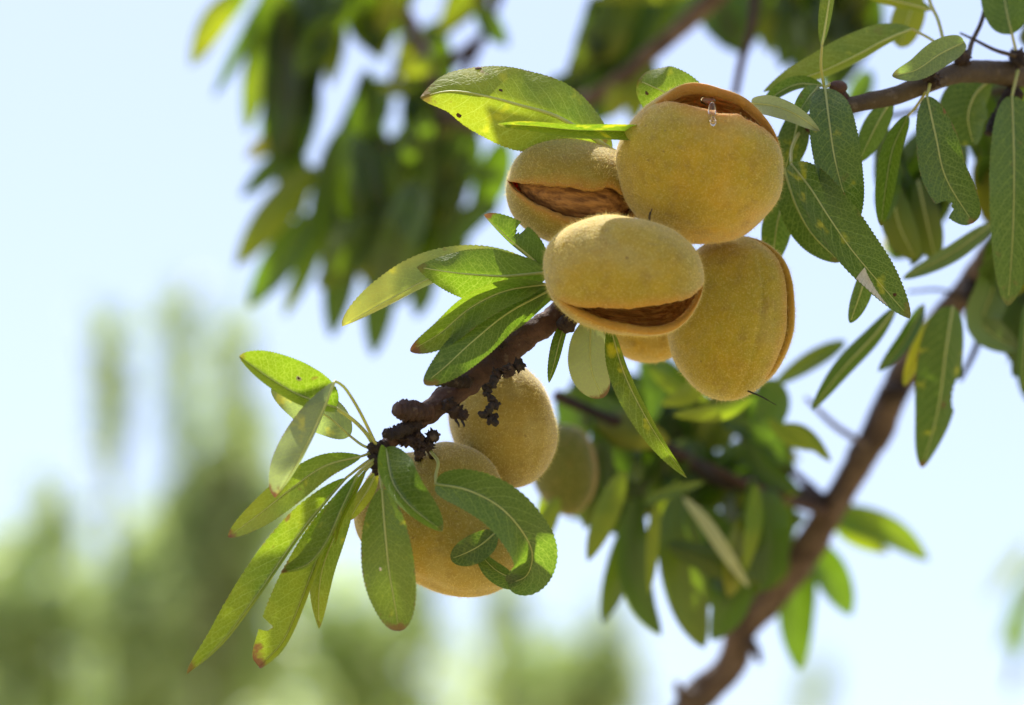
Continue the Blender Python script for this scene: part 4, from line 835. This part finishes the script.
# ------------------------------------------------------------------ background trees
def far_tree(label, cx, top_y, Y, crown_px, nleaf, shoots, seed, sun_tint=.3, lw=.012):
    r = np.random.default_rng(seed); dz = Y * 1000 - 1000; m = mpp(dz)
    base = P(cx, 600, dz); gx, gy = base[0], base[1]
    root = thing('background_tree', label, 'tree', (gx, gy, 0), 'blurred trees far behind')
    cz = P(cx, top_y, dz)[2]
    prt = [tube_geo(spline([np.array((gx, gy, -.1)), np.array((gx + .04, gy, cz * .3)), np.array((gx, gy, cz * .55))], 16), np.linspace(.10, .06, 16), 10, .15, 8)]
    V, F = merge(prt); mk('trunk', V, F, M['limb'], root, (gx, gy, 0))
    prt = []; LV = []
    for (sx, sy, ex, ey, jd) in shoots:
        p0 = P(sx, sy, dz + jd * 1000); p1 = P(ex, ey, dz + jd * 1000)
        path = spline([np.array((gx, gy, cz * .55)), (p0 * .7 + np.array((gx, gy, cz * .55)) * .3), p0, (p0 + p1) / 2 + r.normal(0, .01, 3), p1], 30)
        prt.append(tube_geo(path, np.linspace(.026, .005, 30), 6))
        for k in range(210):
            u = r.uniform(0, 1) ** .8; LV.append((p0 + (p1 - p0) * u + r.normal(0, .018, 3), r.normal(0, .6, 3) + np.array((0, 0, 1.3)), .7))
    for (ex, ey, rx, ry, dens) in crown_px:
        for k in range(int(nleaf * dens)):
            q = r.normal(0, 1, 3); q /= np.linalg.norm(q); q *= r.uniform(0, 1) ** .45
            pt = P(ex + q[0] * rx, ey + q[1] * ry, dz + q[2] * .7 * rx * m * 1000)
            if noise.fractal(Vector(pt * 4.2), .9, 2.4, 2) < .10 + r.uniform(-.10, .10): continue
            LV.append((pt, r.normal(0, 1, 3) + np.array((0, 0, -.3)), 1.0))
    V, F = merge(prt); mk('limb', V, F, M['limb'], root, (gx, gy, 0))
    n = len(LV); pts = np.array([a[0] for a in LV]); d = np.array([a[1] for a in LV]); sc_ = np.array([a[2] for a in LV])[:, None]; d /= np.linalg.norm(d, axis=1)[:, None]
    s = np.cross(d, r.normal(size=(n, 3))); s /= np.linalg.norm(s, axis=1)[:, None]; l = r.uniform(.05, .09, (n, 1)) * sc_; w = l * r.uniform(.15, .24, (n, 1))
    nn = np.cross(d, s)
    V = np.stack([pts, pts + d * l * .45 + s * w + nn * w * .3, pts + d * l, pts + d * l * .45 - s * w + nn * w * .3], 1).reshape(-1, 3)
    F = [(4 * i, 4 * i + 1, 4 * i + 2, 4 * i + 3) for i in range(n)]
    UV = np.tile(np.array(((0, 0), (.45, 1), (1, 0), (.45, -1)), float), (n, 1))
    c = mk('crown', V, F, M['leaf_distant_lit'], root, (gx, gy, 0), uv=UV, smooth=False); c['yellow'] = sun_tint * .5; c['dark'] = 0.0; c['pale'] = .36; c['brown'] = 0.0  # sunlight and haze put into the crown colour as yellow and pale tint
    return root
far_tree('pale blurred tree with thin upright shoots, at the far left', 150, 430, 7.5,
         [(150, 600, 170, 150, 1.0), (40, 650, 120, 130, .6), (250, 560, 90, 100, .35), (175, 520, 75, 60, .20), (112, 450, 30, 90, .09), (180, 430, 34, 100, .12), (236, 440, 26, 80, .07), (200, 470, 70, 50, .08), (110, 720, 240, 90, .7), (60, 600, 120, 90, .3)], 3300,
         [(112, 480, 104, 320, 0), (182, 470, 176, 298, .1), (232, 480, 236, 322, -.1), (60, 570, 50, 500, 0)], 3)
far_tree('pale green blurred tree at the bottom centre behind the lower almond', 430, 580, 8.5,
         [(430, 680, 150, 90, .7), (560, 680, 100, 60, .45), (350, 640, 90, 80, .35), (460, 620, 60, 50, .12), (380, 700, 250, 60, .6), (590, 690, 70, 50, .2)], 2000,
         [(420, 640, 410, 570, 0), (500, 650, 505, 590, 0), (600, 680, 606, 620, 0)], 5, sun_tint=.45)
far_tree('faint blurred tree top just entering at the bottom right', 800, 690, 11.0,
         [(800, 745, 60, 60, .2), (940, 720, 50, 60, .06)], 1200, [(810, 720, 820, 675, 0)], 8, sun_tint=.3)

gr = mk('ground', [(-600, -600, 0), (600, -600, 0), (600, 600, 0), (-600, 600, 0)], [(0, 1, 2, 3)], M['ground'], smooth=False); gr['kind'] = 'structure'
el = math.asin(SUN_DIR.z); az = math.atan2(SUN_DIR.x, SUN_DIR.y)
w = bpy.data.worlds.new('World'); sc.world = w; w.use_nodes = True
nt = w.node_tree; bg = nt.nodes['Background']
sky = nt.nodes.new('ShaderNodeTexSky'); sky.sky_type = 'NISHITA'; sky.sun_disc = False
sky.sun_elevation = el; sky.sun_rotation = az; sky.dust_density = 1.8; sky.air_density = 1.0; sky.ozone_density = 1.0
tint = nt.nodes.new('ShaderNodeMix'); tint.data_type = 'RGBA'; tint.blend_type = 'MULTIPLY'; tint.inputs[0].default_value = 1; tint.inputs[7].default_value = (1.05, .965, .985, 1)
nt.links.new(sky.outputs[0], tint.inputs[6]); nt.links.new(tint.outputs[2], bg.inputs[0]); bg.inputs[1].default_value = .132
sl = bpy.data.lights.new('sun', 'SUN'); sl.energy = 5.0; sl.angle = math.radians(.5); sl.color = (1, .95, .86)
so = bpy.data.objects.new('sun', sl); col.objects.link(so); so.rotation_euler = (-SUN_DIR).to_track_quat('-Z', 'Y').to_euler(); so.location = (0, 0, 6)
sc.view_settings.view_transform = 'Standard'; sc.view_settings.look = 'None'; sc.view_settings.exposure = .85; sc.view_settings.gamma = 1.0
sc.render.engine = 'CYCLES'; sc.cycles.use_denoising = True; sc.cycles.max_bounces = 10; sc.cycles.transparent_max_bounces = 8
sc.cycles.sample_clamp_indirect = 8
